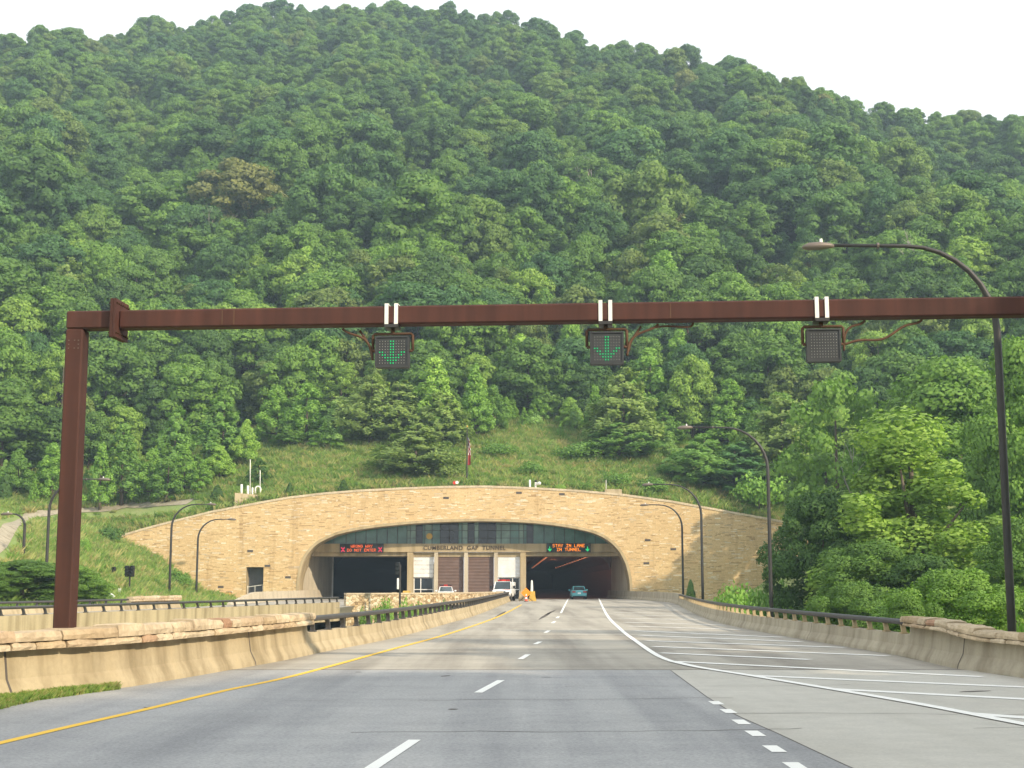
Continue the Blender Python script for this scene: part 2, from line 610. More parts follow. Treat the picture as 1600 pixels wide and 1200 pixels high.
# ---------------------------------------------------------------- facade outline (photo pixels on the plane Y = FY)
FY = 157.0
TOP_PX = [(183, 840), (200, 834), (235, 824), (270, 815), (330, 800), (367, 793), (410, 785), (450, 778), (500, 772), (560, 767), (640, 763), (700, 761),
          (760, 760.5), (830, 763), (900, 767), (970, 773), (1050, 784), (1100, 793), (1160, 804), (1200, 811), (1260, 823), (1340, 840)]
ARCH_PX = [(467, 938), (466.5, 920), (468, 902), (472, 884), (478, 870), (486, 859), (497, 849), (512, 841), (530, 834), (560, 827.5), (600, 822), (650, 817.5), (700, 815),
           (760, 814), (820, 816), (870, 821), (910, 828), (936, 836), (955, 848), (968, 862), (977, 879), (982, 897), (984.5, 915), (984.5, 938)]
TOP = [at(a, b, FY) for a, b in TOP_PX]
ARCH = [at(a, b, FY) for a, b in ARCH_PX]
def top_z(X):
    return float(np.interp(X, [p.x for p in TOP], [p.z for p in TOP]))
XL, XR = TOP[0].x, TOP[-1].x

# ---------------------------------------------------------------- terrain
BANK = [(-110, 15.5), (-80, 12.2), (-57, 9.3), (XL, top_z(XL)), (-38, 3.6), (-33.5, 0.5), (-31, -0.05), (-25, -0.5), (-22, -3)]
RIDGE = [(-700, 150), (-300, 110), (0, 66), (60, 52), (140, 46), (200, 49), (280, 44), (330, 27), (400, 20), (480, 11), (560, 13), (640, 15), (690, 24), (740, 26), (800, 40),
         (880, 50), (920, 62), (980, 73), (1050, 85), (1070, 97), (1130, 105), (1200, 118), (1250, 135), (1300, 143), (1380, 160), (1420, 170), (1480, 180), (1540, 187), (1600, 205), (1900, 300), (2400, 420)]
SPUR = [(1150, 168), (1250, 208), (1400, 262), (1540, 318), (1700, 390), (2400, 640)]
TREELINE = [(-400, 166), (0, 170), (120, 174), (200, 183), (300, 188), (400, 189), (540, 187), (640, 185), (760, 187), (860, 189), (960, 187), (1050, 182), (1150, 178), (1250, 171), (1400, 162), (1700, 158)]
BY = 158.0
UG = np.linspace(-0.85, 0.85, 171)
YG = np.concatenate([np.arange(BY, 230, 2.0), np.arange(230, 640, 4.0)])
def wob(u, Y):
    X = u * Y
    return 1.7 * math.sin(X * 0.075 + 0.6) * math.sin(Y * 0.06 + 1.3) + 1.3 * math.sin(X * 0.13 + Y * 0.05) + 0.7 * math.sin(X * 0.31 - Y * 0.17)
HZ = np.zeros((len(UG), len(YG)))
def e0(X):
    if X < XL:
        return lerp_tab(X, BANK)
    if X > XR:
        return top_z(XR) + (X - XR) * 0.12
    return top_z(X)
CREST_Y = np.zeros(len(UG))
for i, u in enumerate(UG):
    pxu = 800 + F * u / (CP + 0.30 * SP)      # column of the picture near the ridge
    rp = lerp_tab(pxu, RIDGE)
    _, ry, rz = ray(pxu, rp)
    tr = rz / ry
    spur = lerp_tab(pxu, SPUR) if pxu > 1150 else None
    if spur:
        _, sy, sz = ray(pxu, spur)
        ts = sz / sy
    z = e0(u * BY)
    yt = lerp_tab(800 + F * u, TREELINE)
    state = 0
    ysp = None
    for j, Y in enumerate(YG):
        if j:
            dY = Y - YG[j - 1]
            if state == 0:
                s = 0.37 if Y < yt else 0.37 + 0.24 * min(1, (Y - yt) / 14)
                z += s * dY
                if spur and z + 8.0 > CAMZ + ts * Y and Y > 190:
                    state, ysp = 1, Y
                elif z + 7.0 > CAMZ + tr * Y:
                    state = 3
                    CREST_Y[i] = Y
            elif state == 1:
                z += (0.61 - 0.66 * sst(1150, 1480, pxu)) * dY
                if Y > ysp + 30 * sst(1150, 1480, pxu):
                    state = 2
            elif state == 2:
                z += 0.66 * dY
                if z + 7.0 > CAMZ + tr * Y:
                    state = 3
                    CREST_Y[i] = Y
            else:
                z += -0.28 * dY
        HZ[i, j] = z
    if CREST_Y[i] == 0:
        CREST_Y[i] = YG[-1]
for i, u in enumerate(UG):
    for j, Y in enumerate(YG):
        HZ[i, j] += wob(u, Y) * min(1, max(0, (Y - 172) / 40))
k = np.array([1, 2, 3, 2, 1]) / 9.0        # soften kinks across the slope
HZ[2:-2] = sum(k[d] * HZ[d:len(UG) - 4 + d] for d in range(5)) * 1.0
for i, u in enumerate(UG):
    HZ[i, 0] = e0(u * BY)
    HZ[i, 1] = 0.5 * HZ[i, 1] + 0.5 * (e0(u * BY) + 0.74)
def hill(X, Y):
    u = X / Y
    fi = (u - UG[0]) / (UG[1] - UG[0])
    i = int(min(len(UG) - 2, max(0, math.floor(fi))))
    a = min(1, max(0, fi - i))
    j = int(min(len(YG) - 2, max(0, np.searchsorted(YG, Y) - 1)))
    b = min(1, max(0, (Y - YG[j]) / (YG[j + 1] - YG[j])))
    return (HZ[i, j] * (1 - a) + HZ[i + 1, j] * a) * (1 - b) + (HZ[i, j + 1] * (1 - a) + HZ[i + 1, j + 1] * a) * b
def front(X, Y):
    low = -0.2 + (-2.9) * sst(30, 46, Y)
    back = sst(113, 116.5, Y) if -14 < X < 9 else sst(125, 152, Y)
    base = low * (1 - back) + (-0.12) * back
    z = base
    if X < -14:
        z = max(base, lerp_tab(X, BANK))
    if X > 18:
        z = base + (X - 18) * 0.10 * sst(18, 30, X) * sst(20, 70, Y)
        z = max(z, base)
        if X > XR - 14 and Y > 120:
            t = sst(120, BY, Y) * sst(XR - 14, XR + 1, X)
            z = z * (1 - t) + e0(X) * t
    if Y < 30 and X < -9:
        z -= sst(9, 16, -X) * 1.5
    return z
def terrain(X, Y):
    return hill(X, Y) if Y >= BY else front(X, Y)
def ground(px, py):
    """where the sight line of a photo pixel meets the ground"""
    x, y, z = ray(px, py)
    prev = 12.0
    for k in range(2400):
        Y = 12.0 + k * 0.25
        t = Y / y
        if CAMZ + z * t <= terrain(x * t, Y):
            return Vector((x * t, Y, terrain(x * t, Y)))
    return None

mb = MB()
xs = list(np.arange(-140, -50, 6)) + list(np.arange(-50, 60, 1.0)) + list(np.arange(60, 150, 6))
ys = list(np.arange(-60, 20, 8)) + list(np.arange(20, 112, 3)) + list(np.arange(112, 118, 0.8)) + list(np.arange(118, 157, 2.0)) + [157.6]
nx, ny = len(xs), len(ys)
for y in ys:
    for x in xs:
        mb.v.append((x, y, front(x, y)))
for j in range(ny - 1):
    for i in range(nx - 1):
        mb.face((j * nx + i, j * nx + i + 1, (j + 1) * nx + i + 1, (j + 1) * nx + i))
structure(mb.build('ground', 'meadow', None, True))

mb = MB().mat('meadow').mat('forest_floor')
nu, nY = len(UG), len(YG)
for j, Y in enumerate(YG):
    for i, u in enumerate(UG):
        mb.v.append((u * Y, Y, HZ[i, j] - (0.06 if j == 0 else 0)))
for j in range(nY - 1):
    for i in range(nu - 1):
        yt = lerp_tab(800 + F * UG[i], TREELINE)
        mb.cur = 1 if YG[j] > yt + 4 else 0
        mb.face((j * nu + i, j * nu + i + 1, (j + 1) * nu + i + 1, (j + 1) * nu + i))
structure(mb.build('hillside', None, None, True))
# far land beyond, so that the ground reaches the horizon
mb = MB()
mb.poly([(-680, -260, -3.6), (680, -260, -3.6), (680, 720, -3.6), (-680, 720, -3.6)])
structure(mb.build('far_land', 'forest_floor'))

# gravel and concrete path across the slope at the left
pp = [ground(a, b) for a, b in ((-60, 905), (-25, 872), (0, 850), (30, 818), (50, 806), (80, 801), (130, 797), (200, 790), (260, 786), (300, 784))]
pp = [p for p in pp if p]
mb = MB()
sp = densify(pp, 1.5)
rows = []
for i, p in enumerate(sp):
    d = (sp[min(len(sp) - 1, i + 1)] - sp[max(0, i - 1)])
    d.z = 0
    d.normalize()
    nn = Vector((-d.y, d.x, 0))
    row = []
    wq = 0.55 + 0.45 * sst(130, 158, p.y)
    for q in (-wq, 0, wq):
        c = p + nn * q
        row.append((c.x, c.y, terrain(c.x, c.y) + 0.07))
    rows.append(row)
mb.loft(rows, False)
structure(mb.build('path', 'grey_concrete'))

# ---------------------------------------------------------------- roads
LB = [Vector((-9.2, -15, 0)), Vector((-8.6, 8, 0)), Vector((-7.9, 17, 0)), on(0, 1096), on(200, 1074), on(432, 1034), on(509, 1018), on(619, 996), on(700, 974), on(750, 959), on(798, 939.5)]
RB = [Vector((9.3, -15, 0)), Vector((9.3, 8, 0)), Vector((9.35, 20, 0)), on(1600, 1060), on(1496, 1045), on(1412, 1026), on(1320, 1010), on(1216, 992), on(1136, 976), on(1092, 962), on(1060, 945.5), on(1050, 941.5)]
LBX = lambda Y: lerp_tab(Y, [(p.y, p.x) for p in LB])
RBX = lambda Y: lerp_tab(Y, [(p.y, p.x) for p in RB] + [(156, 13.25), (164, 13.1)])
YEND = LB[-1].y
mb = MB()
yy = list(np.arange(-15, 160, 2.5)) + [160.0]
rows = [[(LBX(y) - (0 if y < YEND else 0.0), y, 0), (RBX(y), y, 0), (RBX(y), y, -0.7), (LBX(y), y, -0.7)] for y in yy]
mb.loft(rows, True, True)
structure(mb.build('road', 'deck_concrete'))
mb = MB()
mb.loft([[(-11.9, y, -0.01), (LBX(y) + 0.05 if y < 160 else 12, y, -0.01)] for y in list(np.arange(115.6, 160, 2)) + [160.0, 166.0]], False)
structure(mb.build('pavement', 'deck_concrete'))
# asphalt of the near road
AE = [Vector((3.9, -15, 0)), Vector((4.0, 4, 0)), on(1332, 1200), on(1280, 1176), on(1216, 1146), on(1152, 1118), on(1104, 1088), on(1048, 1047)]
AEX = lambda Y: lerp_tab(Y, [(p.y, p.x) for p in AE])
JY = AE[-1].y
mb = MB()
rows = [[(LBX(y) + 0.02, y, 0.004), (AEX(y), y, 0.004)] for y in list(np.arange(-15, JY, 0.5)) + [JY]]
mb.loft(rows, False)
structure(mb.build('road', 'asphalt'))
mb = MB()
rows = [[(AEX(y), y, 0.003), (RBX(y), y, 0.003)] for y in list(np.arange(-15, JY, 0.5)) + [JY]]
mb.loft(rows, False)
structure(mb.build('road', 'shoulder_concrete'))
# joints across the deck
mb = MB()
for y in (JY + 0.04, JY + 8.6, JY + 19, JY + 33):
    mb.poly([(LBX(y), y, 0.007), (RBX(y), y, 0.007), (RBX(y), y + 0.07, 0.007), (LBX(y), y + 0.07, 0.007)])
mb.loft([[(x, y, 0.006), (x + 0.018, y, 0.006)] for x, y in [(AEX(y) - 0.025, y) for y in np.arange(2, JY, 0.5)]], False)
structure(mb.build('road_joint', 'stain_dark'))
mb = MB()
cr_ = random.Random(17)
for x0c, y0c, dxc, dyc, nn_ in ((-3.2, 9.5, 0.35, 0.12, 14), (-1.9, 17, 0.3, 0.05, 18), (3.0, 19.5, 0.4, -0.02, 14), (-3.5, 21.5, 0.45, 0.03, 16), (0.9, 24.5, 0.25, 0.02, 20), (-1.0, 33, 0.4, 0.05, 14), (5.6, 17.5, 0.25, -0.02, 12), (2.2, 38, 0.4, 0.02, 14)):
    pts = [Vector((x0c, y0c, 0.0068))]
    for k in range(nn_):
        pts.append(pts[-1] + Vector((dxc * cr_.uniform(0.5, 1.4) + cr_.uniform(-0.06, 0.06), dyc + cr_.uniform(-0.12, 0.12), 0)))
    ribbon(mb, pts, [0.012 + 0.02 * cr_.random() for _ in pts], 0.0068)
structure(mb.build('road_crack', 'stain_dark'))
# tyre marks and patches
rng = random.Random(3)
mb = MB()
for a, b, wd in (((790, 955), (770, 968), 0.22), ((860, 957), (842, 968), 0.22), ((868, 953), (852, 961), 0.2), ((700, 1108), (716, 1108), 0.18), ((555, 1050), (566, 1050), 0.14),
                 ((690, 1057), (703, 1055), 0.12), ((845, 1058), (862, 1058), 0.1), ((1500, 1081), (1548, 1079), 0.18), ((225, 1106), (245, 1104), 0.12)):
    p, q = on(a[0], a[1], 0.0065), on(b[0], b[1], 0.0065)
    ribbon(mb, [p, p.lerp(q, 0.3), p.lerp(q, 0.7), q], [wd * 0.3, wd, wd * 0.9, wd * 0.2])
structure(mb.build('road_stain', 'stain_dark'))

# left carriageway
L2R = [(-27.5, 30), (-24.6, 45), (-21.9, 60), (-17.2, 82), (-12.75, 105), (-12.1, 118), (-11.9, 130), (-11.7, 164)]
L2L = [(-38.5, 30), (-36, 45), (-33.2, 60), (-28.6, 82), (-24.2, 105), (-23.4, 118), (-23.3, 130), (-23.1, 164)]
l2r = lambda Y: lerp_tab(Y, [(b, a) for a, b in L2R])
l2l = lambda Y: lerp_tab(Y, [(b, a) for a, b in L2L])
mb = MB()
mb.loft([[(l2l(y), y, -0.03), (l2r(y), y, -0.03), (l2r(y) - 0.5, y, -0.9), (l2l(y) + 0.5, y, -0.9)] for y in list(np.arange(30, 164, 3)) + [164.0]], True, True)
structure(mb.build('road', 'deck_concrete'))

# markings
mk = MB()
ZM = 0.0095
yl = [on(-420, 1262)] + [on(a, b) for a, b in ((0, 1162), (114, 1135), (224, 1110), (350, 1080), (440, 1061), (514, 1042), (619, 1013), (706, 989), (780, 963), (815, 945))]
mkY = MB()
ribbon(mkY, smoothpath(yl, 5), 0.14, ZM)
structure(mkY.build('road_marking', 'yellow_marking'))
def line(pts, wd=0.15, z=ZM):
    ribbon(mk, smoothpath([on(*p) for p in pts], 5) if len(pts) > 2 else [on(*p) for p in pts], wd, z)
for a, b in (((560, 1215), (648, 1157)), ((747, 1083), (783, 1063.5)), ((813, 1030.5), (825, 1023)), ((836, 1007), (844, 1003)), ((852, 989), (858, 985.5)), ((863, 974), (867, 971)), ((870, 966), (873, 963.5))):
    line((a, b), 0.14)
line(((876.5, 958), (884, 943), (888, 935.5)), 0.13)
line(((935.5, 935), (947, 959), (969, 983), (995, 1003), (1021, 1021), (1040, 1030.5), (1052, 1034.5)), 0.15, ZM + 0.004)
line(((1050, 1034), (1092, 1043.5), (1176, 1057), (1296, 1077), (1440, 1102), (1600, 1133), (1900, 1190)), 0.2, ZM + 0.008)
for a, b in (((1054, 1034), (1536, 1058)), ((1172, 1056), (1620, 1075)), ((1296, 1077), (1640, 1095)), ((1512, 1115.5), (1680, 1128)), ((1032, 1020.5), (1266, 1031)), ((1020, 1010.5), (1388, 1025)),
             ((1010, 1001.5), (1320, 1012)), ((1000, 993), (1252, 1003)), ((992, 986), (1224, 996)), ((982, 978.5), (1156, 984)), ((976, 972.5), (1130, 977)), ((968, 966), (1092, 969)), ((963, 961), (1076, 963)), ((959, 957), (1066, 958.5)), ((954, 953), (1058, 954))):
    line((a, b), 0.32)
for a, b in ((1119, 1099), (1138, 1112), (1158, 1129), (1180, 1147), (1210, 1171), (1244, 1198.5), (1290, 1238)):
    p = on(a, b)
    mk.poly([(p.x - 0.08, p.y - 0.3, ZM), (p.x + 0.08, p.y - 0.3, ZM), (p.x + 0.08, p.y + 0.3, ZM), (p.x - 0.08, p.y + 0.3, ZM)])
structure(mk.build('road_marking', 'white_marking'))

# ---------------------------------------------------------------- parapets
def cutpath(path, y0, y1, step=1.0):
    pts = smoothpath(path, 6)
    tab = [(p.y, p.x) for p in pts]
    n = max(2, int((y1 - y0) / step))
    return [Vector((lerp_tab(y, tab), y, 0)) for y in np.linspace(y0, y1, n + 1)]
def arclen(path, step):
    out, acc = [], 0.0
    nxt = step * 0.5
    for a, b in zip(path, path[1:]):
        l = (b - a).length
        while acc + l >= nxt:
            t = (nxt - acc) / l
            out.append((a.lerp(b, t), (b - a).normalized()))
            nxt += step
        acc += l
    return out
def stone_cap(root, path, side, z0, h, wd, seed, droop=None):
    rg = random.Random(seed)
    mbx = MB()
    total = sum((b - a).length for a, b in zip(path, path[1:]))
    def point(s):
        acc = 0
        for a, b in zip(path, path[1:]):
            l = (b - a).length
            if acc + l >= s:
                return a.lerp(b, (s - acc) / l), (b - a).normalized()
            acc += l
        return path[-1], (path[-1] - path[-2]).normalized()
    for course in range(2):
        s = 0.0
        zb = z0 + (0 if course == 0 else h * 0.42)
        hh = h * 0.42 if course == 0 else h * 0.58
        while s < total - 0.05:
            ln = min(rg.uniform(0.5, 1.5), total - s)
            ext = rg.uniform(-0.03, 0.02)
            tall = hh + (rg.uniform(-0.025, 0.04) if course else 0)
            nseg = 6
            rings = []
            for q in range(nseg + 1):
                sq = s + 0.012 + (ln - 0.024) * q / nseg
                p, d = point(sq)
                nn = Vector((-d.y, d.x, 0)) * side
                e = 0.02 if q in (0, nseg) else 0.0
                dz = droop(p.y) if droop else 0
                def J():
                    return rg.uniform(-0.012, 0.012)
                prof = [(-0.05 - ext + e * 0.6 + J(), zb + 0.012), (-0.06 - ext + e * 0.6 + J(), zb + tall * 0.5 + J()), (-0.03 - ext + e + J(), zb + tall - e * 0.4 + J()),
                        (wd * 0.5 + J(), zb + tall + 0.012 + J() - e * 0.3), (wd + 0.03 + ext - e + J(), zb + tall - e * 0.4 + J()), (wd + 0.05 + ext - e + J(), zb + 0.012)]
                rings.append([p + nn * a + Vector((0, 0, zz + dz)) for a, zz in prof])
            mbx.loft(rings, True, True)
            s += ln
    return mbx.build('stone_cap', 'cap_stone', root)
stone_q = N('cap_stone')
v = stone_q.pos()
fa, fb, fi = stone_q.noise(v, 1.1, 5), stone_q.noise(v, 7, 6, 0.7), stone_q.n('ShaderNodeNewGeometry')
cc = stone_q.ramp(fi.outputs['Random Per Island'], [(0, (0.42, 0.32, 0.20)), (0.3, (0.54, 0.42, 0.27)), (0.55, (0.62, 0.52, 0.37)), (0.8, (0.50, 0.40, 0.27)), (0.97, (0.46, 0.33, 0.21)), (1, (0.38, 0.22, 0.14))])
cc = stone_q.mix(0.6, cc, stone_q.ramp(fb, [(0.3, (0.55, 0.52, 0.5)), (0.65, (1.2, 1.2, 1.2))]), 'MULTIPLY')
cc = stone_q.mix(0.5, cc, stone_q.ramp(fa, [(0.3, (0.6, 0.55, 0.5)), (0.6, (1.1, 1.1, 1.1))]), 'MULTIPLY')
stone_q.bsdf(cc, 0.92, bump=fb, bstr=0.9, bdist=0.03, spec=0.2)
M['cap_stone'] = stone_q.m

JERSEY = [(0.0, 0.0), (0.02, 0.09), (0.13, 0.30), (0.19, 0.72), (0.42, 0.72), (0.46, -0.05)]
LOWJ = [(0.0, 0.0), (0.02, 0.09), (0.13, 0.26), (0.17, 0.52), (0.42, 0.52), (0.46, -0.75)]
def rail_run(root, path, side, z0, ztop, step, postmat, fin):
    """curved fin posts on the concrete with one long rail on top"""
    mbr = MB()
    pts = []
    for i, p in enumerate(path):
        d = path[min(len(path) - 1, i + 1)] - path[max(0, i - 1)]
        d.normalize()
        nn = Vector((-d.y, d.x, 0)) * side
        pts.append(p + nn * 0.22 + Vector((0, 0, ztop - 0.075)))
    rings = []
    for i, p in enumerate(pts):
        d = pts[min(len(pts) - 1, i + 1)] - pts[max(0, i - 1)]
        d.normalize()
        nn = Vector((-d.y, d.x, 0))
        rings.append([p + nn * math.cos(t) * 0.10 + Vector((0, 0, math.sin(t) * 0.07)) for t in [2 * math.pi * q / 10 for q in range(10)]])
    mbr.loft(rings, True, True)
    mbr.build('top_rail', 'rail_metal', root, True)
    h = ztop - 0.10 - z0
    post = None
    for p, d in arclen(path, step):
        nn = Vector((-d.y, d.x, 0)) * side
        base = p + nn * 0.24 + Vector((0, 0, z0))
        if post is None:
            pm = MB()
            rings = []
            for q in range(6):
                t = q / 5
                lean = fin * (0.16 * t * t)
                wd2 = 0.15 - 0.05 * math.sin(t * math.pi) - 0.02 * t
                cx_ = lean
                rings.append([(cx_ - wd2 / 2, -0.055, h * t), (cx_ + wd2 / 2, -0.055, h * t), (cx_ + wd2 / 2, 0.055, h * t), (cx_ - wd2 / 2, 0.055, h * t)])
            pm.loft(rings, True, True)
            pm.box((0, 0, 0.015), (0.24, 0.16, 0.03))
            post = pm.build('rail_post', postmat)
            post.parent = root
            o = post
        else:
            o = post.copy()
            COL.objects.link(o)
        o.location = base - OFF[root.name]
        o.rotation_euler = (0, 0, math.atan2(d.y, d.x))
def joint_slots(root, path, side, ys, prof, name='joint'):
    tab = [(p.y, p.x) for p in path]
    for y in ys:
        m2 = MB()
        x = lerp_tab(y, tab)
        x2 = lerp_tab(y + 0.5, tab)
        d = Vector((x2 - x, 0.5, 0)).normalized()
        nn = Vector((-d.y, d.x, 0)) * side
        a, b = Vector((x, y, 0)), Vector((x, y, 0)) + d * 0.05
        rr = [[p + nn * (q - 0.004) + Vector((0, 0, zz)) for q, zz in prof[:4]] for p in (a, b)]
        m2.loft(rr, False)
        m2.build(name, 'stain_dark', root)

SPLIT_L = on(488, 1022).y
SPLIT_R = on(1409, 1026).y
pL1 = cutpath(LB, -15, SPLIT_L)
rt = empty('parapet', (LBX(20), 20, 0), 'solid tan concrete parapet with rough stone cap left of the near road', 'parapet')
m1 = MB()
sweep(m1, pL1, JERSEY, 1)
m1.build('concrete_base', 'barrier_concrete', rt)
stone_cap(rt, pL1, 1, 0.722, 0.30, 0.44, 5)
joint_slots(rt, pL1, 1, [on(410, 1040).y, on(402, 1040).y - 9, on(402, 1040).y - 18], JERSEY)
pL2 = cutpath(LB, SPLIT_L + 0.03, YEND)
rt = empty('railing', (LBX(60), 60, 0), 'grey rail on low tan concrete wall along the left of the main road', 'railing')
m1 = MB()
sweep(m1, pL2, LOWJ, 1)
m1.build('concrete_base', 'barrier_concrete', rt)
rail_run(rt, pL2, 1, 0.52, 0.93, 1.65, 'rail_metal', -1)
joint_slots(rt, pL2, 1, [SPLIT_L + 9, SPLIT_L + 19, SPLIT_L + 31, SPLIT_L + 45, SPLIT_L + 60], LOWJ)

pR1 = cutpath(RB, -15, SPLIT_R)
rt = empty('parapet', (RBX(25), 25, 0), 'shaded grey concrete parapet with stone cap beside the hatched shoulder at right', 'parapet')
m1 = MB()
sweep(m1, pR1, JERSEY, -1)
m1.build('concrete_base', 'grey_concrete', rt)
stone_cap(rt, pR1, -1, 0.722, 0.21, 0.44, 8, lambda y: -0.13 * (1 - sst(SPLIT_R - 6.5, SPLIT_R - 3.5, y)))
joint_slots(rt, pR1, -1, [on(1497, 1045).y, on(1497, 1045).y - 9], JERSEY)
pR2 = cutpath(RB, SPLIT_R + 0.03, RB[-1].y - 12)
rt = empty('railing', (RBX(60), 60, 0), 'dark rail on grey concrete wall right of the hatched shoulder, below the trees', 'railing')
m1 = MB()
sweep(m1, pR2, LOWJ, -1)
m1.build('concrete_base', 'grey_concrete', rt)
rail_run(rt, pR2, -1, 0.52, 0.88, 1.5, 'tan_concrete', 1)
joint_slots(rt, pR2, -1, [SPLIT_R + 10, SPLIT_R + 22, SPLIT_R + 38, SPLIT_R + 55], LOWJ)
# solid wall from the railing to the right tube
pR3 = [Vector((RBX(y), y, 0)) for y in np.linspace(RB[-1].y - 11.97, 172, 24)]
for p in pR3:
    if p.y > 150:
        p.x = lerp_tab(p.y, [(150, RBX(150)), (157, 12.75), (163, 12.3), (172, 11.4)])
rt = empty('parapet', tuple(pR3[6]), 'plain concrete wall leading into the right tunnel mouth', 'parapet')
m1 = MB()
sweep(m1, pR3, [(0, 0), (0.02, 0.09), (0.13, 0.3), (0.18, 0.88), (0.4, 0.88), (0.42, -0.1)], -1)
m1.build('concrete_base', 'grey_concrete', rt)

# railing of the left carriageway (near side)
pX = [Vector((l2r(y), y, 0)) for y in np.linspace(30, 105.3, 60)]
rt = empty('railing', tuple(pX[30]), 'grey rail on the concrete edge of the left carriageway bridge', 'railing')
m1 = MB()
sweep(m1, pX, [(0.42, -0.03), (0.36, 0.12), (0.3, 0.36), (0, 0.36), (0, -1.0), (0.3, -1.0)], 1)
m1.build('concrete_base', 'barrier_concrete', rt)
rail_run(rt, [p + Vector((-0.36, 0, 0)) for p in pX], -1, 0.36, 0.77, 1.8, 'rail_metal', -1)
# far side of the left carriageway
pY = [Vector((l2l(y), y, 0)) for y in np.linspace(60, 96.5, 30)]
rt = empty('railing', tuple(pY[20]), 'thin dark rail at the far side of the left carriageway behind bushes', 'railing')
m1 = MB()
sweep(m1, pY, [(0, -0.03), (0.12, 0.3), (0.18, 0.4), (0.4, 0.4), (0.4, -1.0)], 1)
m1.build('concrete_base', 'barrier_concrete', rt)
rail_run(rt, pY, 1, 0.4, 0.72, 2.2, 'rail_metal', 1)
pY = [Vector((l2l(y), y, 0)) for y in np.linspace(96.8, 104.6, 10)]
rt = empty('parapet', tuple(pY[4]), 'short stone parapet end at the far side of the left carriageway', 'parapet')
m1 = MB()
sweep(m1, pY, [(0, -0.03), (0.12, 0.25), (0.16, 0.5), (0.45, 0.5), (0.45, -0.6)], 1)
m1.build('concrete_base', 'barrier_concrete', rt)
stone_cap(rt, pY, 1, 0.502, 0.34, 0.45, 12)
pYw = [Vector((lerp_tab(y, [(121, l2l(121)), (150, -23.2), (157, -23.05), (166, -22.2), (175, -21.4)]), y, 0)) for y in np.linspace(119, 174, 28)]
rt = empty('parapet', tuple(pYw[10]), 'sunlit plain concrete wall leading into the left tunnel mouth', 'parapet')
m1 = MB()
hts = [min(0.95, 0.1 + 0.16 * k) for k in range(28)]
rings = []
for i, p in enumerate(pYw):
    h = hts[i]
    rings.append([p + Vector((-a, 0, zz)) for a, zz in ((0, -0.03), (0.1, h * 0.35), (0.16, h), (0.42, h), (0.42, -0.3))])
m1.loft(rings, True, True)
m1.build('concrete_base', 'pale_concrete', rt)

# ---------------------------------------------------------------- tunnel portal
portal = empty('tunnel_portal', (at(725, 935, FY).x, FY, 0), 'wide sandstone tunnel portal with one low arch over two road tubes', 'tunnel')
FT = 1.0
DOOR = (at(385, 886, FY), at(412, 886, FY), at(412, 928, FY))
dx0, dx1, dzt, dzb = DOOR[0].x, DOOR[1].x, DOOR[0].z, DOOR[2].z
ax = [p.x for p in ARCH]
al, ar = min(ax), max(ax)
# arch upper curve as function of x (uses the two flanks and the crown)
crown_i = max(range(len(ARCH)), key=lambda i: ARCH[i].z)
arcd = smoothpath([Vector((p.x, 0, p.z)) for p in ARCH], 5)
def arch_z(X):
    best = -9
    for a, b in zip(arcd, arcd[1:]):
        lo, hi = min(a.x, b.x), max(a.x, b.x)
        if lo <= X <= hi and hi > lo:
            t = (X - a.x) / (b.x - a.x)
            best = max(best, a.z + (b.z - a.z) * t)
    return best if best > -9 else -0.3
aL, aR = min(p.x for p in arcd), max(p.x for p in arcd)
xs = set(np.arange(XL, XR, 0.75).tolist()) | {XL, XR, dx0, dx1}
xs |= {p.x for p in arcd}
xs = sorted(xs)
mb = MB()
def fz_bottom(X):
    return min(-0.3, 0) if X > -34 else lerp_tab(X, BANK) - 2.0
for a, b in zip(xs, xs[1:]):
    if b - a < 1e-6:
        continue
    mid = (a + b) / 2
    spans = []
    if aL < mid < aR:
        spans.append((arch_z(a) if a > aL + 1e-6 else None, arch_z(b) if b < aR - 1e-6 else None, top_z(a), top_z(b)))
        lo_a, lo_b = spans[0][0], spans[0][1]
        if lo_a is None:
            lo_a = arch_z(a + 1e-5)
        if lo_b is None:
            lo_b = arch_z(b - 1e-5)
        spans = [(lo_a, lo_b, top_z(a), top_z(b))]
        # below the bulge at the springing the wall returns
        for (s0, s1) in ():
            pass
    elif dx0 < mid < dx1:
        spans = [(dzt, dzt, top_z(a), top_z(b)), (fz_bottom(a), fz_bottom(b), dzb, dzb)]
    else:
        spans = [(fz_bottom(a), fz_bottom(b), top_z(a), top_z(b))]
    for za, zb, ta, tb in spans:
        mb.poly([(a, FY, za), (b, FY, zb), (b, FY, tb), (a, FY, ta)])
        mb.poly([(a, FY + FT, za), (a, FY + FT, ta), (b, FY + FT, tb), (b, FY + FT, zb)])
        mb.poly([(a, FY, ta), (b, FY, tb), (b, FY + FT, tb), (a, FY + FT, ta)])
wall = mb.build('stone_wall', 'sandstone', portal)
# coping
mb = MB()
cop = [Vector((x, 0, top_z(x))) for x in np.arange(XL, XR, 0.8)]
mb.loft([[(p.x, FY - 0.07, p.z - 0.10), (p.x, FY + FT + 0.03, p.z - 0.10), (p.x, FY + FT + 0.03, p.z + 0.14), (p.x, FY - 0.07, p.z + 0.14)] for p in cop], True, True)
mb.build('coping', 'cap_stone', wall)
# small drain openings and dark stones
mb = MB()
for a, b in ((345, 917), (358, 926), (418, 884), (391, 861), (450, 902), (1012, 844), (1010, 880), (1052, 858), (697, 778), (811, 770), (878, 772)):
    p = at(a, b, FY)
    mb.box((p.x, FY - 0.01, p.z), (0.62, 0.06, 0.24))
mb.build('drain_slot', 'stain_dark', wall)
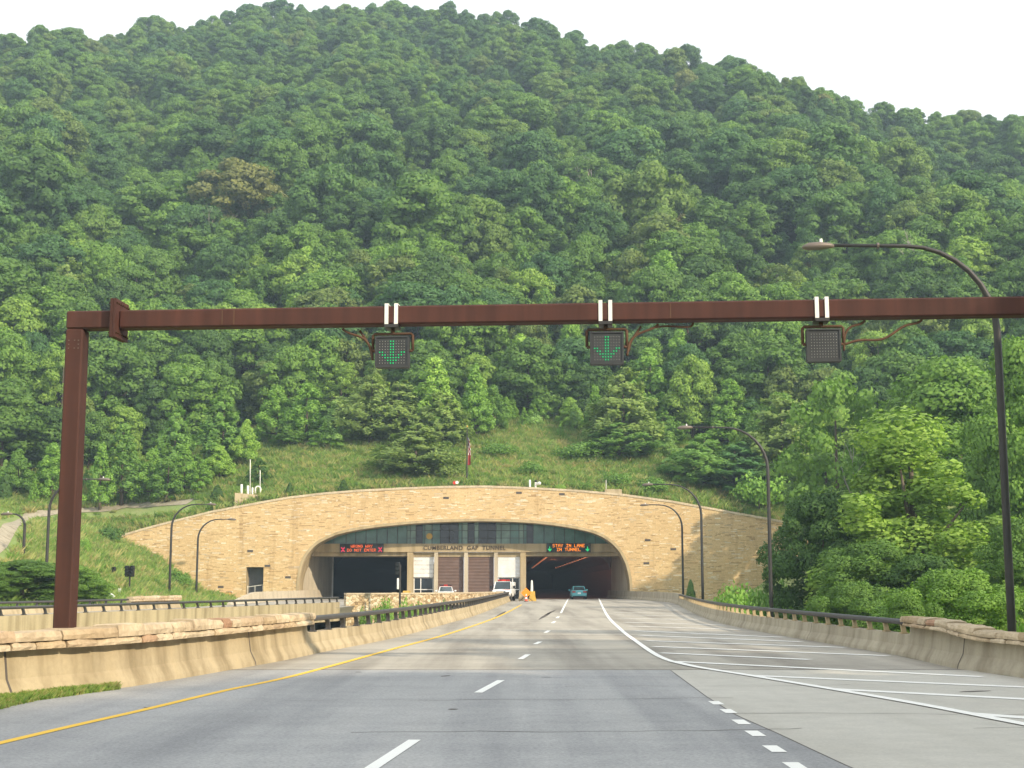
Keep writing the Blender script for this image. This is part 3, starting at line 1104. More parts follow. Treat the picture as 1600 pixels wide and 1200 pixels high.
# arch surround ring
mb = MB()
rings = []
for i, p in enumerate(arcd):
    d = arcd[min(len(arcd) - 1, i + 1)] - arcd[max(0, i - 1)]
    d.normalize()
    n_ = Vector((-d.z, 0, d.x))
    o = p + n_ * 0.26
    q = p - n_ * 0.03
    rings.append([(o.x, FY - 0.06, o.z), (q.x, FY - 0.06, q.z), (q.x, FY + 0.9, q.z), (o.x, FY + 0.9, o.z)])
mb.loft(rings, True, True)
mb.build('arch_surround', 'tan_concrete', portal)
# vault from the arch to the recessed front
BYF = 160.4
mb = MB()
mb.loft([[(p.x, FY + 0.9, p.z), (p.x, BYF + 1.5, p.z)] for p in arcd], False)
mb.build('vault', 'tan_concrete', portal, True)
# side walls of the recess, behind the front beam
mb = MB()
pl0, pl1 = Vector((aL, BYF - 0.1, 0)), Vector((at(521, 900, 171).x, 171, 0))
pr0, pr1 = Vector((aR, BYF - 0.1, 0)), Vector((at(955, 900, 171).x, 171, 0))
for a, b in ((pl0, pl1), (pr0, pr1)):
    mb.poly([(a.x, a.y, -0.2), (b.x, b.y, -0.2), (b.x, b.y, 6.2), (a.x, a.y, 6.2)])
mb.poly([(pl1.x, 171, -0.2), (pl1.x - 2.5, 171.02, -0.2), (pl1.x - 2.5, 171.02, 6.2), (pl1.x, 171, 6.2)])
mb.build('recess_wall', 'pale_concrete', portal)
mb = MB()
p = at(517, 900, 170.6)
mb.tube([(p.x + 0.25, 170.3, 0), (p.x + 0.25, 170.3, 5.3)], 0.09, 8)
mb.build('drain_pipe', 'white_pipe', portal)
# front beam with lettering
bt, bb = at(725, 849.5, BYF).z, at(725, 862.5, BYF).z
bx0, bx1 = aL + 0.3, aR - 0.3
mb = MB()
mb.prism([(bx0, bb), (bx1, bb), (bx1, bt), (bx0, bt)], BYF, BYF + 0.8)
beam = mb.build('front_beam', 'tan_concrete', portal)
# slab above tubes
mb = MB()
mb.prism([(bx0, bb - 0.45), (bx1, bb - 0.45), (bx1, bb - 0.02), (bx0, bb - 0.02)], BYF + 0.5, BYF + 7.3)
mb.build('soffit_slab', 'tan_concrete', portal)
def text_mesh(body, name, mat, parent, x0, x1, zc, Y, depth=0.06):
    cu = bpy.data.curves.new(name, 'FONT')
    cu.body = body
    cu.align_x = 'CENTER'
    cu.align_y = 'CENTER'
    cu.extrude = depth / 2
    cu.space_character = 1.12
    cu.offset = 0.012
    t = bpy.data.objects.new('tmp', cu)
    COL.objects.link(t)
    bpy.context.view_layer.update()
    me = bpy.data.meshes.new_from_object(t.evaluated_get(bpy.context.evaluated_depsgraph_get()))
    bpy.data.objects.remove(t)
    me.name = name
    co = np.array([v.co[:] for v in me.vertices])
    sc = (x1 - x0) / (co[:, 0].max() - co[:, 0].min())
    off = OFF[parent.name]
    mid = (co[:, 0].max() + co[:, 0].min()) / 2
    midz = (co[:, 1].max() + co[:, 1].min()) / 2
    for v, c in zip(me.vertices, co):
        v.co = ((c[0] - mid) * sc + (x0 + x1) / 2 - off.x, Y - c[2] * 1.0 - off.y, (c[1] - midz) * sc * 1.05 + zc - off.z)
    me.materials.append(M[mat])
    o = bpy.data.objects.new(name, me)
    COL.objects.link(o)
    o.parent = parent
    return o
text_mesh('CUMBERLAND  GAP  TUNNEL', 'lettering', 'letter_bronze', beam, at(662, 857, BYF).x, at(790, 857, BYF).x, (bt + bb) / 2, BYF - 0.035)
# glazing above the beam
GYF = BYF + 0.55
mb = MB().mat('green_glass').mat('pale_green_glass').mat('dark_glass').mat('lamp_metal')
edges = [489, 505, 522, 541, 556, 572, 589, 605, 621, 636, 641, 650, 660, 664, 675, 688, 702, 716, 722, 731, 741, 748, 762, 775, 783, 797, 811, 818, 823, 833, 850, 866, 882, 898, 914, 930, 946, 962]
dark = {(650, 660), (688, 702), (702, 716), (731, 741), (748, 762), (762, 775), (823, 833)}
pale = {(636, 641), (641, 650), (664, 675), (722, 731), (741, 748), (783, 797), (811, 818), (775, 783)}
for a, b in zip(edges, edges[1:]):
    xa, xb = at(a, 840, GYF).x, at(b, 840, GYF).x
    mb.cur = 2 if (a, b) in dark else 1 if (a, b) in pale else 0
    zt = max(min(arch_z(xa), arch_z(xb)), bt) + 0.6
    yo = 0.12 if mb.cur == 2 else 0.0
    nz_ = 3 if mb.cur == 2 else 2
    zs = np.linspace(bt - 0.1, zt, nz_ + 1)
    for za, zb in zip(zs, zs[1:]):
        mb.poly([(xa, GYF + yo, za), (xb, GYF + yo, za), (xb, GYF + yo, zb), (xa, GYF + yo, zb)])
gl = mb.build('glazing', None, portal)
mb = MB()
for a in edges[2:-1]:
    mb = MB()
    x = at(a, 840, GYF).x
    mb.box((x, GYF - 0.02, (bt + arch_z(x)) / 2), (0.06, 0.12, arch_z(x) - bt + 0.3))
    mb.build('mullion', 'lamp_metal', gl)
for z in (bt + 0.65, bt + 1.5, bt + 2.2):
    mb = MB()
    mb.box(((at(636, 840, GYF).x + at(835, 840, GYF).x) / 2, GYF - 0.015, z), (at(835, 840, GYF).x - at(636, 840, GYF).x, 0.09, 0.05))
    mb.build('transom', 'lamp_metal', gl)
mb = MB()
p = at(671, 838, GYF)
mb.tube([(p.x, GYF - 0.3, p.z), (p.x, GYF - 0.06, p.z)], 0.35, 16)
mb.build('round_emblem', 'yellow_plastic', gl)
# columns and doors of the building between the tubes
CYF = BYF + 0.08
for a, b, mt in ((636, 645.5, 'tan_concrete'), (678, 684, 'pale_concrete'), (725, 731, 'pale_concrete'), (772, 778, 'pale_concrete'), (813, 822, 'tan_concrete')):
    mb = MB()
    xa, xb = at(a, 900, BYF).x, at(b, 900, BYF).x
    dp = 7.0 if b - a > 8 else 0.6
    mb.prism([(xa, -0.05), (xb, -0.05), (xb, bb - 0.01), (xa, bb - 0.01)], CYF, CYF + dp)
    mb.build('column', mt, portal)
DYF = CYF + 0.5
zd = at(700, 870, DYF).z
zg = at(650, 902, DYF).z
mb = MB()
mb.prism([(at(645.5, 870, DYF).x, zd), (at(813, 870, DYF).x, zd), (at(813, 870, DYF).x, bb - 0.02), (at(645.5, 870, DYF).x, bb - 0.02)], DYF - 0.1, DYF + 0.3)
mb.build('door_header', 'tan_concrete', portal)
for a, b in ((684.5, 724.5), (731.5, 771.5)):
    mb = MB()
    xa, xb = at(a, 900, DYF).x, at(b, 900, DYF).x
    n = 26
    prof = []
    for k in range(n + 1):
        z = (zd + 0.0) * k / n
        prof.append((z, 0.0 if k % 2 else 0.035))
    mb.loft([[(xa, DYF + y, z), (xb, DYF + y, z)] for z, y in prof], False)
    mb.build('roller_door', 'brown_door', portal)
for a, b in ((646, 677.5), (778.5, 812.5)):
    mb = MB()
    xa, xb = at(a, 900, DYF).x, at(b, 900, DYF).x
    for k in range(5):
        z0_, z1_ = zg + (zd - zg) * k / 5, zg + (zd - zg) * (k + 1) / 5
        mb.box(((xa + xb) / 2, DYF + 0.05, (z0_ + z1_) / 2), (xb - xa, 0.08, z1_ - z0_ - 0.025), 0, 1, 0.012)
    mb.build('white_door', 'white_paint', portal)
    mb = MB()
    mb.poly([(xa, DYF + 0.4, 0), (xb, DYF + 0.4, 0), (xb, DYF + 0.4, zg), (xa, DYF + 0.4, zg)])
    g_ = mb.build('shopfront', 'dark_glass', portal)
    mb = MB()
    xm = xa + (xb - xa) * (0.36 if a < 700 else 0.66)
    for x in (xa + 0.06, xm, xb - 0.06):
        mb.box((x, DYF + 0.3, zg / 2), (0.1, 0.1, zg))
    mb.box(((xa + xb) / 2, DYF + 0.29, zg * 0.43), (xb - xa - 0.24, 0.09, 0.09))
    mb.box(((xa + xb) / 2, DYF + 0.29, zg - 0.05), (xb - xa - 0.24, 0.09, 0.1))
    mb.build('shopfront_frame', 'white_paint', g_)
# side doorway in the wall
mb = MB()
dd = FY + 1.6
mb.loft([[(dx0, y, dzb), (dx0, y, dzt), (dx1, y, dzt), (dx1, y, dzb)] for y in (FY + 0.02, dd)], True)
mb.build('doorway_reveal', 'tan_concrete', portal)
mb = MB()
mb.poly([(dx0, dd, dzb), (dx1, dd, dzb), (dx1, dd, dzt), (dx0, dd, dzt)])
dr = mb.build('steel_door', 'door_grey', portal)
mb = MB()
for x in (dx0 + 0.15, (dx0 + dx1) / 2, dx1 - 0.1):
    mb.tube([(x, FY + 0.3, dzb), (x, FY + 0.3, dzb + 0.9)], 0.03, 6)
mb.tube([(dx0 + 0.1, FY + 0.3, dzb + 0.75), (dx1 - 0.05, FY + 0.3, dzb + 1.0)], 0.03, 6)
mb.build('handrail', 'white_pipe', portal)
# tubes
def tube_lining(x0, x1, zt, lining, floor_mat, y0, y1):
    mb = MB().mat(lining)
    n = 10
    sec = [(x0, -0.05)]
    sec += [(x0, 3.4)]
    for k in range(n + 1):
        t = math.pi * (1 - k / n)
        sec.append(((x0 + x1) / 2 + math.cos(t) * (x1 - x0) / 2 * 0.98, 3.4 + math.sin(t) * (zt - 3.4)))
    sec += [(x1, 3.4), (x1, -0.05)]
    mb.loft([[(a, y, b) for a, b in sec] for y in np.linspace(y0, y1, 8)], False)
    mb.poly([(a, y1, b) for a, b in sec])
    mb.mat(floor_mat)
    mb.cur = mb.mats.index(floor_mat)
    mb.poly([(x0, y0 - 11, 0.003), (x1, y0 - 11, 0.003), (x1, y1, 0.003), (x0, y1, 0.003)])
    # headwall over the vault, dark
    mb.cur = 0
    hw = [(x0 - 0.01, y0, -0.05)] + [(a, y0, b) for a, b in sec] + [(x1, y0, 6.4), (x0, y0, 6.4)]
    mb.poly([(a, y0, b) for a, b in sec[1:-1]] + [(x1, y0, 6.4), (x0, y0, 6.4)])
    return mb.build('tube_lining', None, portal)
rx0, rx1 = at(822, 900, BYF).x, pr1.x
lx0, lx1 = pl1.x, at(636, 900, BYF).x
tube_lining(rx0, rx1, 5.6, 'tube_lining', 'tunnel_floor', 171, 420)
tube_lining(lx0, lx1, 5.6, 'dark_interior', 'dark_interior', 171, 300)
lampmesh = None
for x in (rx0 + 2.7, rx1 - 2.7):
    for k in range(14):
        y = 174 + k * 5 + (k * k) * 0.35
        if lampmesh is None:
            mb = MB().mat('sodium_lamp')
            mb.box((x, y, 4.93), (0.26, 1.6, 0.08))
            mb.mat('lamp_metal')
            mb.box((x, y, 5.06), (0.34, 1.8, 0.16))
            lm = mb.build('tunnel_light', None, portal)
            lampmesh = lm
            l0 = (x, y)
        else:
            c = lampmesh.copy()
            COL.objects.link(c)
            c.location = (x - l0[0], y - l0[1], 0)

for k, yl_ in enumerate((175, 190, 210, 236)):
    ld = bpy.data.lights.new('sodium_light', 'POINT')
    ld.energy = 42
    ld.color = (1.0, 0.32, 0.14)
    ld.shadow_soft_size = 0.6
    lo_ = bpy.data.objects.new('sodium_light', ld)
    COL.objects.link(lo_)
    lo_.location = ((rx0 + rx1) / 2, yl_, 4.6)

# ---------------------------------------------------------------- message signs
FONT = {'A': '01110 10001 10001 11111 10001 10001 10001', 'D': '11110 10001 10001 10001 10001 10001 11110', 'E': '11111 10000 10000 11110 10000 10000 11111',
        'G': '01110 10001 10000 10111 10001 10001 01110', 'I': '11111 00100 00100 00100 00100 00100 11111', 'L': '10000 10000 10000 10000 10000 10000 11111', 'N': '10001 11001 11101 10111 10011 10001 10001',
        'O': '01110 10001 10001 10001 10001 10001 01110', 'R': '11110 10001 10001 11110 10100 10010 10001', 'S': '01111 10000 10000 01110 00001 00001 11110', 'T': '11111 00100 00100 00100 00100 00100 00100',
        'U': '10001 10001 10001 10001 10001 10001 01110', 'W': '10001 10001 10001 10101 10101 11011 10001', 'Y': '10001 10001 01010 00100 00100 00100 00100', ' ': '00000 ' * 7}
def led_text(mb, s_, xc, zc, Y, pitch):
    wd = len(s_) * 6 * pitch - pitch
    for i, ch in enumerate(s_):
        for r, row in enumerate(FONT[ch].split()):
            for c, b in enumerate(row):
                if b == '1':
                    x = xc - wd / 2 + (i * 6 + c + 0.5) * pitch
                    z = zc + (3 - r) * pitch
                    h = pitch * 0.44
                    mb.poly([(x - h, Y, z - h), (x + h, Y, z - h), (x + h, Y, z + h), (x - h, Y, z + h)])
ARROW = '00100 00100 00100 10101 11111 01110 00100'
CROSS = '10001 11011 01110 00100 01110 11011 10001'
def message_sign(px0, px1, py0, py1, lines, ledmat, glyph, gmat, label):
    Y = BYF - 0.35
    a, b = at(px0, py0, Y), at(px1, py1, Y)
    xc, zc = (a.x + b.x) / 2, (a.z + b.z) / 2
    rt = empty('message_sign', (xc, Y, b.z), label, 'sign')
    mb = MB()
    mb.box((xc, Y + 0.15, zc), (b.x - a.x, 0.3, a.z - b.z), 0, 1, 0.03)
    mb.build('housing', 'signal_black', rt)
    mb = MB()
    for k, s_ in enumerate(lines):
        led_text(mb, s_, xc, zc + (0.23 if k == 0 else -0.21), Y - 0.012, 0.046 if 'WRONG WAY' in lines else 0.051)
    mb.build('message_text', ledmat, rt)
    for sd in (-1, 1):
        mb = MB()
        x0_ = xc + sd * ((b.x - a.x) / 2 - 0.36)
        pt = 0.078
        for r, row in enumerate(glyph.split()):
            for c, q in enumerate(row):
                if q == '1':
                    x, z = x0_ + (c - 2) * pt, zc - 0.14 + (3 - r) * pt
                    h = pt * 0.5
                    mb.poly([(x - h, Y - 0.012, z - h), (x + h, Y - 0.012, z - h), (x + h, Y - 0.012, z + h), (x - h, Y - 0.012, z + h)])
        mb.build('lane_symbol', gmat, rt)
message_sign(531, 599, 849.5, 864, ['WRONG WAY', 'DO NOT ENTER'], 'led_red', CROSS, 'led_x', 'message sign reading WRONG WAY DO NOT ENTER in red over the left tube')
message_sign(854, 923, 848.5, 863, ['STAY IN LANE', 'IN TUNNEL'], 'led_orange', ARROW, 'led_green', 'message sign reading STAY IN LANE IN TUNNEL in orange over the right tube')

# ---------------------------------------------------------------- things on top of the portal
def concrete_box(pts, Y, dp, label, px):
    a, b = at(pts[0], pts[1], Y), at(pts[2], pts[3], Y)
    mb = MB()
    if px:
        rw = [[(a.x, Y, b.z - 1.2), (b.x, Y + 1.5, b.z - 0.4), (b.x, Y + 1.5, a.z - 0.25), (a.x, Y, a.z)],
              [(a.x, Y + dp, b.z - 1.2), (b.x, Y + dp, b.z - 0.4), (b.x, Y + dp, a.z - 0.25), (a.x, Y + dp, a.z)]]
        mb.loft(rw, True, True)
    else:
        mb.box(((a.x + b.x) / 2, Y + dp / 2, (a.z + b.z) / 2 - 0.3), (b.x - a.x, dp, a.z - b.z + 0.6), 0, 1, 0.03)
    o = mb.build('concrete_box', 'barrier_concrete')
    tag(o, label, 'concrete box')
concrete_box((367, 770, 416, 793), FY + 1.3, 3.2, 'stained concrete box with pipes on the left shoulder of the portal', True)
concrete_box((945, 764.5, 972, 773), FY + 0.3, 1.6, 'small concrete box on the portal top right of the arch centre', False)
def pipe(px, y0, y1, rad, label, hook=False, name='vent_pipe', mat='white_pipe', Y=FY + 2.3, cat='pipe', group=None):
    Y = FY + 0.55 if px > 500 else Y
    p0, p1 = at(px, y0, Y), at(px, y1, Y)
    mb = MB()
    if hook:
        r_ = 0.3
        pts = [p0, p1 - Vector((0, 0, r_))] + [p1 + Vector((r_ - r_ * math.cos(t), 0, r_ * math.sin(t) - r_)) for t in [math.pi * k / 8 for k in range(1, 9)]] + [p1 + Vector((2 * r_, 0, -0.8))]
        mb.tube(pts, rad, 8)
    else:
        mb.tube([p0 - Vector((0, 0, 0.6)), p1, p1 + Vector((0, 0, 0.02))], [rad, rad, rad * 0.6], 10)
    o = mb.build(name, mat, None, True)
    tag(o, label, cat, group)
pipe(377.5, 771, 757, 0.13, 'thick white vent pipe at the left end of the concrete box')
pipe(387.5, 771, 759, 0.13, 'second thick white vent pipe on the concrete box')
pipe(394.5, 771, 762, 0.1, 'short white vent pipe beside the hooked pipe on the concrete box')
pipe(399, 771, 760, 0.09, 'hooked white gooseneck pipe on the concrete box', True)
pipe(391, 771, 718, 0.045, 'tall thin white antenna mast above the concrete box', name='antenna_mast', cat='mast')
pipe(406.5, 771, 735, 0.045, 'shorter thin antenna mast at the right of the concrete box', name='antenna_mast', cat='mast')
pipe(828, 766, 750, 0.12, 'white vent pipe on the portal top right of the flagpole')
pipe(947, 768, 750.5, 0.035, 'thin white marker rod behind the small concrete box', name='marker_rod', cat='rod')
# camera on a white post
p = at(837, 764, FY + 0.55)
rt = empty('camera_post', tuple(p), 'white post with a white camera head on the portal top', 'camera')
mb = MB()
mb.tube([p - Vector((0, 0, 0.6)), p + Vector((0, 0, 0.75))], 0.12, 10)
mb.build('post', 'white_pipe', rt)
mb = MB()
mb.tube([p + Vector((0.1, -0.05, 0.55)), p + Vector((0.45, -0.3, 0.62)), p + Vector((0.55, -0.35, 0.6))], [0.14, 0.2, 0.12], 10)
mb.build('camera_head', 'white_paint', rt, True)
mb = MB()
mb.box(p + Vector((0, 0, 0.88)), (0.26, 0.26, 0.24), 0, 1, 0.04)
mb.build('post_cap', 'signal_black', rt)
p = at(711, 762, FY + 0.55)
rt = empty('warning_beacon', tuple(p), 'small red and white beacon on the portal top left of the flagpole', 'beacon')
mb = MB()
mb.tube([p - Vector((0, 0, 0.5)), p + Vector((0, 0, 0.4))], 0.05, 8)
mb.build('post', 'lamp_metal', rt)
mb = MB()
mb.tube([p + Vector((-0.05, -0.1, 0.55)), p + Vector((-0.05, 0.1, 0.55))], 0.2, 12)
mb.build('red_lens', 'bright_red', rt)
mb = MB()
mb.tube([p + Vector((0.22, -0.12, 0.58)), p + Vector((0.22, 0.1, 0.58))], 0.18, 12)
mb.build('white_lens', 'white_paint', rt)
# flagpole
p = at(729.5, 760, FY + 3.0)
tp = at(729, 668, FY + 3.0)
p.z = terrain(p.x, p.y)
rt = empty('flagpole', tuple(p), 'dark flagpole with a limp striped flag on the portal top', 'flagpole')
mb = MB()
mb.tube([p, Vector((p.x, p.y, tp.z))], [0.10, 0.05], 10)
mb.build('pole', 'lamp_metal', rt)
mb = MB()
b0 = len(mb.v)
cz = tp.z + 0.12
for k in range(7):
    t = math.pi * k / 6
    mb.v += [(p.x + 0.12 * math.sin(t) * math.cos(a), p.y + 0.12 * math.sin(t) * math.sin(a), cz + 0.12 * math.cos(t)) for a in [2 * math.pi * q / 8 for q in range(8)]]
for k in range(6):
    for q in range(8):
        mb.face((b0 + k * 8 + q, b0 + k * 8 + (q + 1) % 8, b0 + (k + 1) * 8 + (q + 1) % 8, b0 + (k + 1) * 8 + q))
mb.build('finial', 'yellow_plastic', rt, True)
mb = MB().mat('flag_blue').mat('flag_red').mat('flag_white')
zt_, zb_ = at(729, 683, FY + 3).z, at(729, 727, FY + 3).z
nr, ncl = 22, 14
gridv = []
for i in range(nr + 1):
    t = i / nr
    row = []
    for j in range(ncl + 1):
        s_ = j / ncl
        wdt = 0.10 + 0.36 * math.sin(min(1, t * 1.4) * math.pi / 2) * (1 - 0.25 * t)
        x = p.x + 0.08 + wdt * s_ + 0.05 * math.sin(9 * s_ + 3 * t)
        y = p.y + 0.13 * math.sin(14 * s_ + 2.5 * t) * (0.4 + s_)
        z = zt_ - (zt_ - zb_) * (t * (1 - 0.08 * s_) + 0.06 * s_)
        row.append((x, y, z))
    gridv.append(row)
b0 = len(mb.v)
for r_ in gridv:
    mb.v += r_
for i in range(nr):
    for j in range(ncl):
        mb.cur = 0 if i < 7 and j < 7 else (1 if (i // 2 + j // 3) % 2 == 0 or i > 13 else 2)
        q = b0 + i * (ncl + 1) + j
        mb.face((q, q + 1, q + ncl + 2, q + ncl + 1))
mb.build('flag', None, rt, True)

# ---------------------------------------------------------------- median wall, barriers, barricades
mw0, mw1 = at(541, 929, 113.5), at(792, 926, 131)
rt = empty('stone_wall', (mw0.x, mw0.y, -3), 'low rubble stone wall in the planted gap between the two roads', 'wall')
mb = MB()
path = [Vector((at(541, 929, 112.0).x, 112.0, 0)), Vector((at(600, 929, 113.5).x, 113.5, 0)), Vector((at(680, 927, 117).x, 117, 0)), Vector((at(745, 926, 124).x, 124, 0)), Vector((at(786, 926, 133).x, 133, 0))]
path = smoothpath(path, 6)
sweep(mb, path, [(0, -3.2), (0, 0.86), (0.5, 0.86), (0.5, -3.2)], 1)
mb.build('wall_body', 'rubble_stone', rt)
mb = MB()
sweep(mb, path, [(-0.05, 0.865), (-0.05, 0.98), (0.55, 0.98), (0.55, 0.865)], 1)
mb.build('coping', 'cap_stone', rt)
def barrier_block(px0, px1, y1, Y, mat, label, h, cat='barrier'):
    a, b = at(px0, y1, Y), at(px1, y1, Y)
    cx_ = (a.x + b.x) / 2
    wd = b.x - a.x
    mb = MB()
    prof = [(-wd / 2, 0), (wd / 2, 0), (wd / 2 * 0.92, h * 0.25), (wd / 2 * 0.72, h * 0.5), (wd / 2 * 0.66, h), (-wd / 2 * 0.66, h), (-wd / 2 * 0.72, h * 0.5), (-wd / 2 * 0.92, h * 0.25)]
    mb.prism([(cx_ + q, z) for q, z in prof], Y, Y + 1.8)
    o = mb.build('traffic_barrier', mat)
    tag(o, label, cat)
barrier_block(826, 838, 933, 140, 'yellow_plastic', 'yellow barrier block at the left side of the right tunnel mouth', 0.95)
barrier_block(810, 818.5, 933, 141.5, 'tan_concrete', 'tan concrete barrier block beside the white truck', 0.95)
barrier_block(627, 642, 930, 150, 'yellow_plastic', 'yellow barrier block at the right side of the left tunnel mouth', 0.95)
barrier_block(611, 619, 930, 148, 'tan_concrete', 'small tan barrier block before the dark left tunnel mouth', 0.8)
p = at(822, 930, 137.5)
p.z = 0
rt = empty('road_sign', tuple(p), 'orange diamond road work sign on a low stand', 'sign')
mb = MB()
for sx in (-1, 1):
    mb.tube([p + Vector((sx * 0.65, 0.3, 0.02)), p + Vector((0, 0.08, 0.55))], 0.03, 6)
mb.tube([p + Vector((0, 0.08, 0.2)), p + Vector((0, 0.08, 0.9))], 0.03, 6)
mb.build('stand', 'lamp_metal', rt)
mb = MB()
h = 0.5
zc = 0.82
mb.prism([(p.x - h, zc), (p.x, zc - h), (p.x + h, zc), (p.x, zc + h)], p.y, p.y + 0.03)
mb.build('sign_panel', 'orange_sheet', rt)
p2 = p + Vector((0, -0.7, 0))
rt = empty('traffic_cone', tuple(p2), 'red and white traffic cone before the orange diamond sign', 'cone')
mb = MB()
mb.box(p2 + Vector((0, 0, 0.025)), (0.42, 0.42, 0.05))
mb.build('base', 'tyre_rubber', rt)
mb = MB().mat('cone_red').mat('white_paint')
prof = [(0.16, 0.05), (0.125, 0.25), (0.095, 0.42), (0.07, 0.55), (0.03, 0.72)]
for k in range(4):
    mb.cur = k % 2
    mb.tube([p2 + Vector((0, 0, prof[k][1])), p2 + Vector((0, 0, prof[k + 1][1]))], [prof[k][0], prof[k + 1][0]], 14, False)
mb.build('cone_body', None, rt)
p = at(831, 921, 141)
mb = MB()
mb.tube([(p.x, 141, 0.9), (p.x, 141, 1.9), (p.x, 141, 2.05)], [0.13, 0.1, 0.03], 8)
tag(mb.build('delineator_post', 'white_pipe'), 'white delineator post rising from the yellow barrier block', 'post')

# ---------------------------------------------------------------- gantry with lane signals
GA = at(122, 502, 28.0)
GZ = GA.z
_, ry, rz = ray(1600, 480)
GB_Y = (GZ - CAMZ) / (rz / ry)
GBp = at(1600, 480, GB_Y)
gd = (GBp - GA)
gd.z = 0
gd.normalize()
gn = Vector((-gd.y, gd.x, 0))
gang = math.atan2(gd.y, gd.x)
BS = 0.365
glen = (GBp - GA).length + 2.2
gan = empty('sign_gantry', (GA.x, GA.y, -0.6), 'rust brown steel gantry spanning the road with one square post in view', 'gantry')
def gbox(s0, s1, z0, z1, dn, bev=0.03):
    c = GA + gd * (s0 + s1) / 2
    mb_ = MB()
    mb_.box((c.x, c.y, (z0 + z1) / 2), (s1 - s0, dn, z1 - z0), gang, 1, bev)
    return mb_
PW = 0.36
gbox(-PW / 2, PW / 2, -0.6, GZ - BS / 2 - 0.002, PW).build('post', 'weathering_steel', gan)
gbox(glen - PW / 2, glen + PW / 2, -0.6, GZ - BS / 2 - 0.002, PW).build('post', 'weathering_steel', gan)
gbox(-PW / 2, 0.79, GZ - BS / 2, GZ + BS / 2, BS).build('corner_piece', 'weathering_steel', gan)
bm_ = gbox(0.91, glen + PW / 2, GZ - BS / 2, GZ + BS / 2, BS)
beam_o = bm_.build('beam', 'weathering_steel', gan)
for s0 in (0.79, 0.852):
    gbox(s0, s0 + 0.058, GZ - 0.39, GZ + 0.39, 0.74, 0.006).build('flange_plate', 'weathering_steel', gan)
mb = MB()
for k in range(-3, 4):
    for sd in (-1, 1):
        for z in (GZ - 0.3, GZ + 0.3):
            c = GA + gd * 0.85 + gn * (k * 0.11)
            mb.tube([c + gd * -0.09 + Vector((0, 0, z - GZ)), c + gd * 0.09 + Vector((0, 0, z - GZ))], 0.018, 6)
mb.build('bolt', 'rusty_pipe', gan)
# weld seams and pale bolt heads at the corner
mb = MB()
for s_ in (3.02, 3.26, 11.9):
    c = GA + gd * s_ + gn * -(BS / 2 + 0.004)
    mb.box((c.x, c.y, GZ), (0.022, 0.006, BS - 0.07), gang)
mb.build('weld_seam', 'rusty_pipe', beam_o)
mb = MB()
for dz in (0.42, 0.5, 0.58):
    for q in (-0.1, 0.02, 0.1):
        if (dz, q) == (0.5, 0.02):
            continue
        c = GA + gd * q + gn * -(PW / 2 + 0.006)
        mb.box((c.x, c.y, GZ - dz), (0.026, 0.012, 0.014), gang)
mb.build('bolt_head', 'lamp_head_metal', gan)
def cable(root, pts, r_=0.025, mat='rusty_pipe'):
    mb_ = MB()
    mb_.tube(smoothpath(pts, 6), r_, 7)
    mb_.build('conduit', mat, root, True)
ARR = {0: (4, 5), 1: (4, 5), 2: (4, 5), 3: (4, 5), 4: (0, 1, 4, 5, 8, 9), 5: (1, 2, 4, 5, 7, 8), 6: (2, 3, 4, 5, 6, 7), 7: (3, 4, 5, 6), 8: (4, 5)}
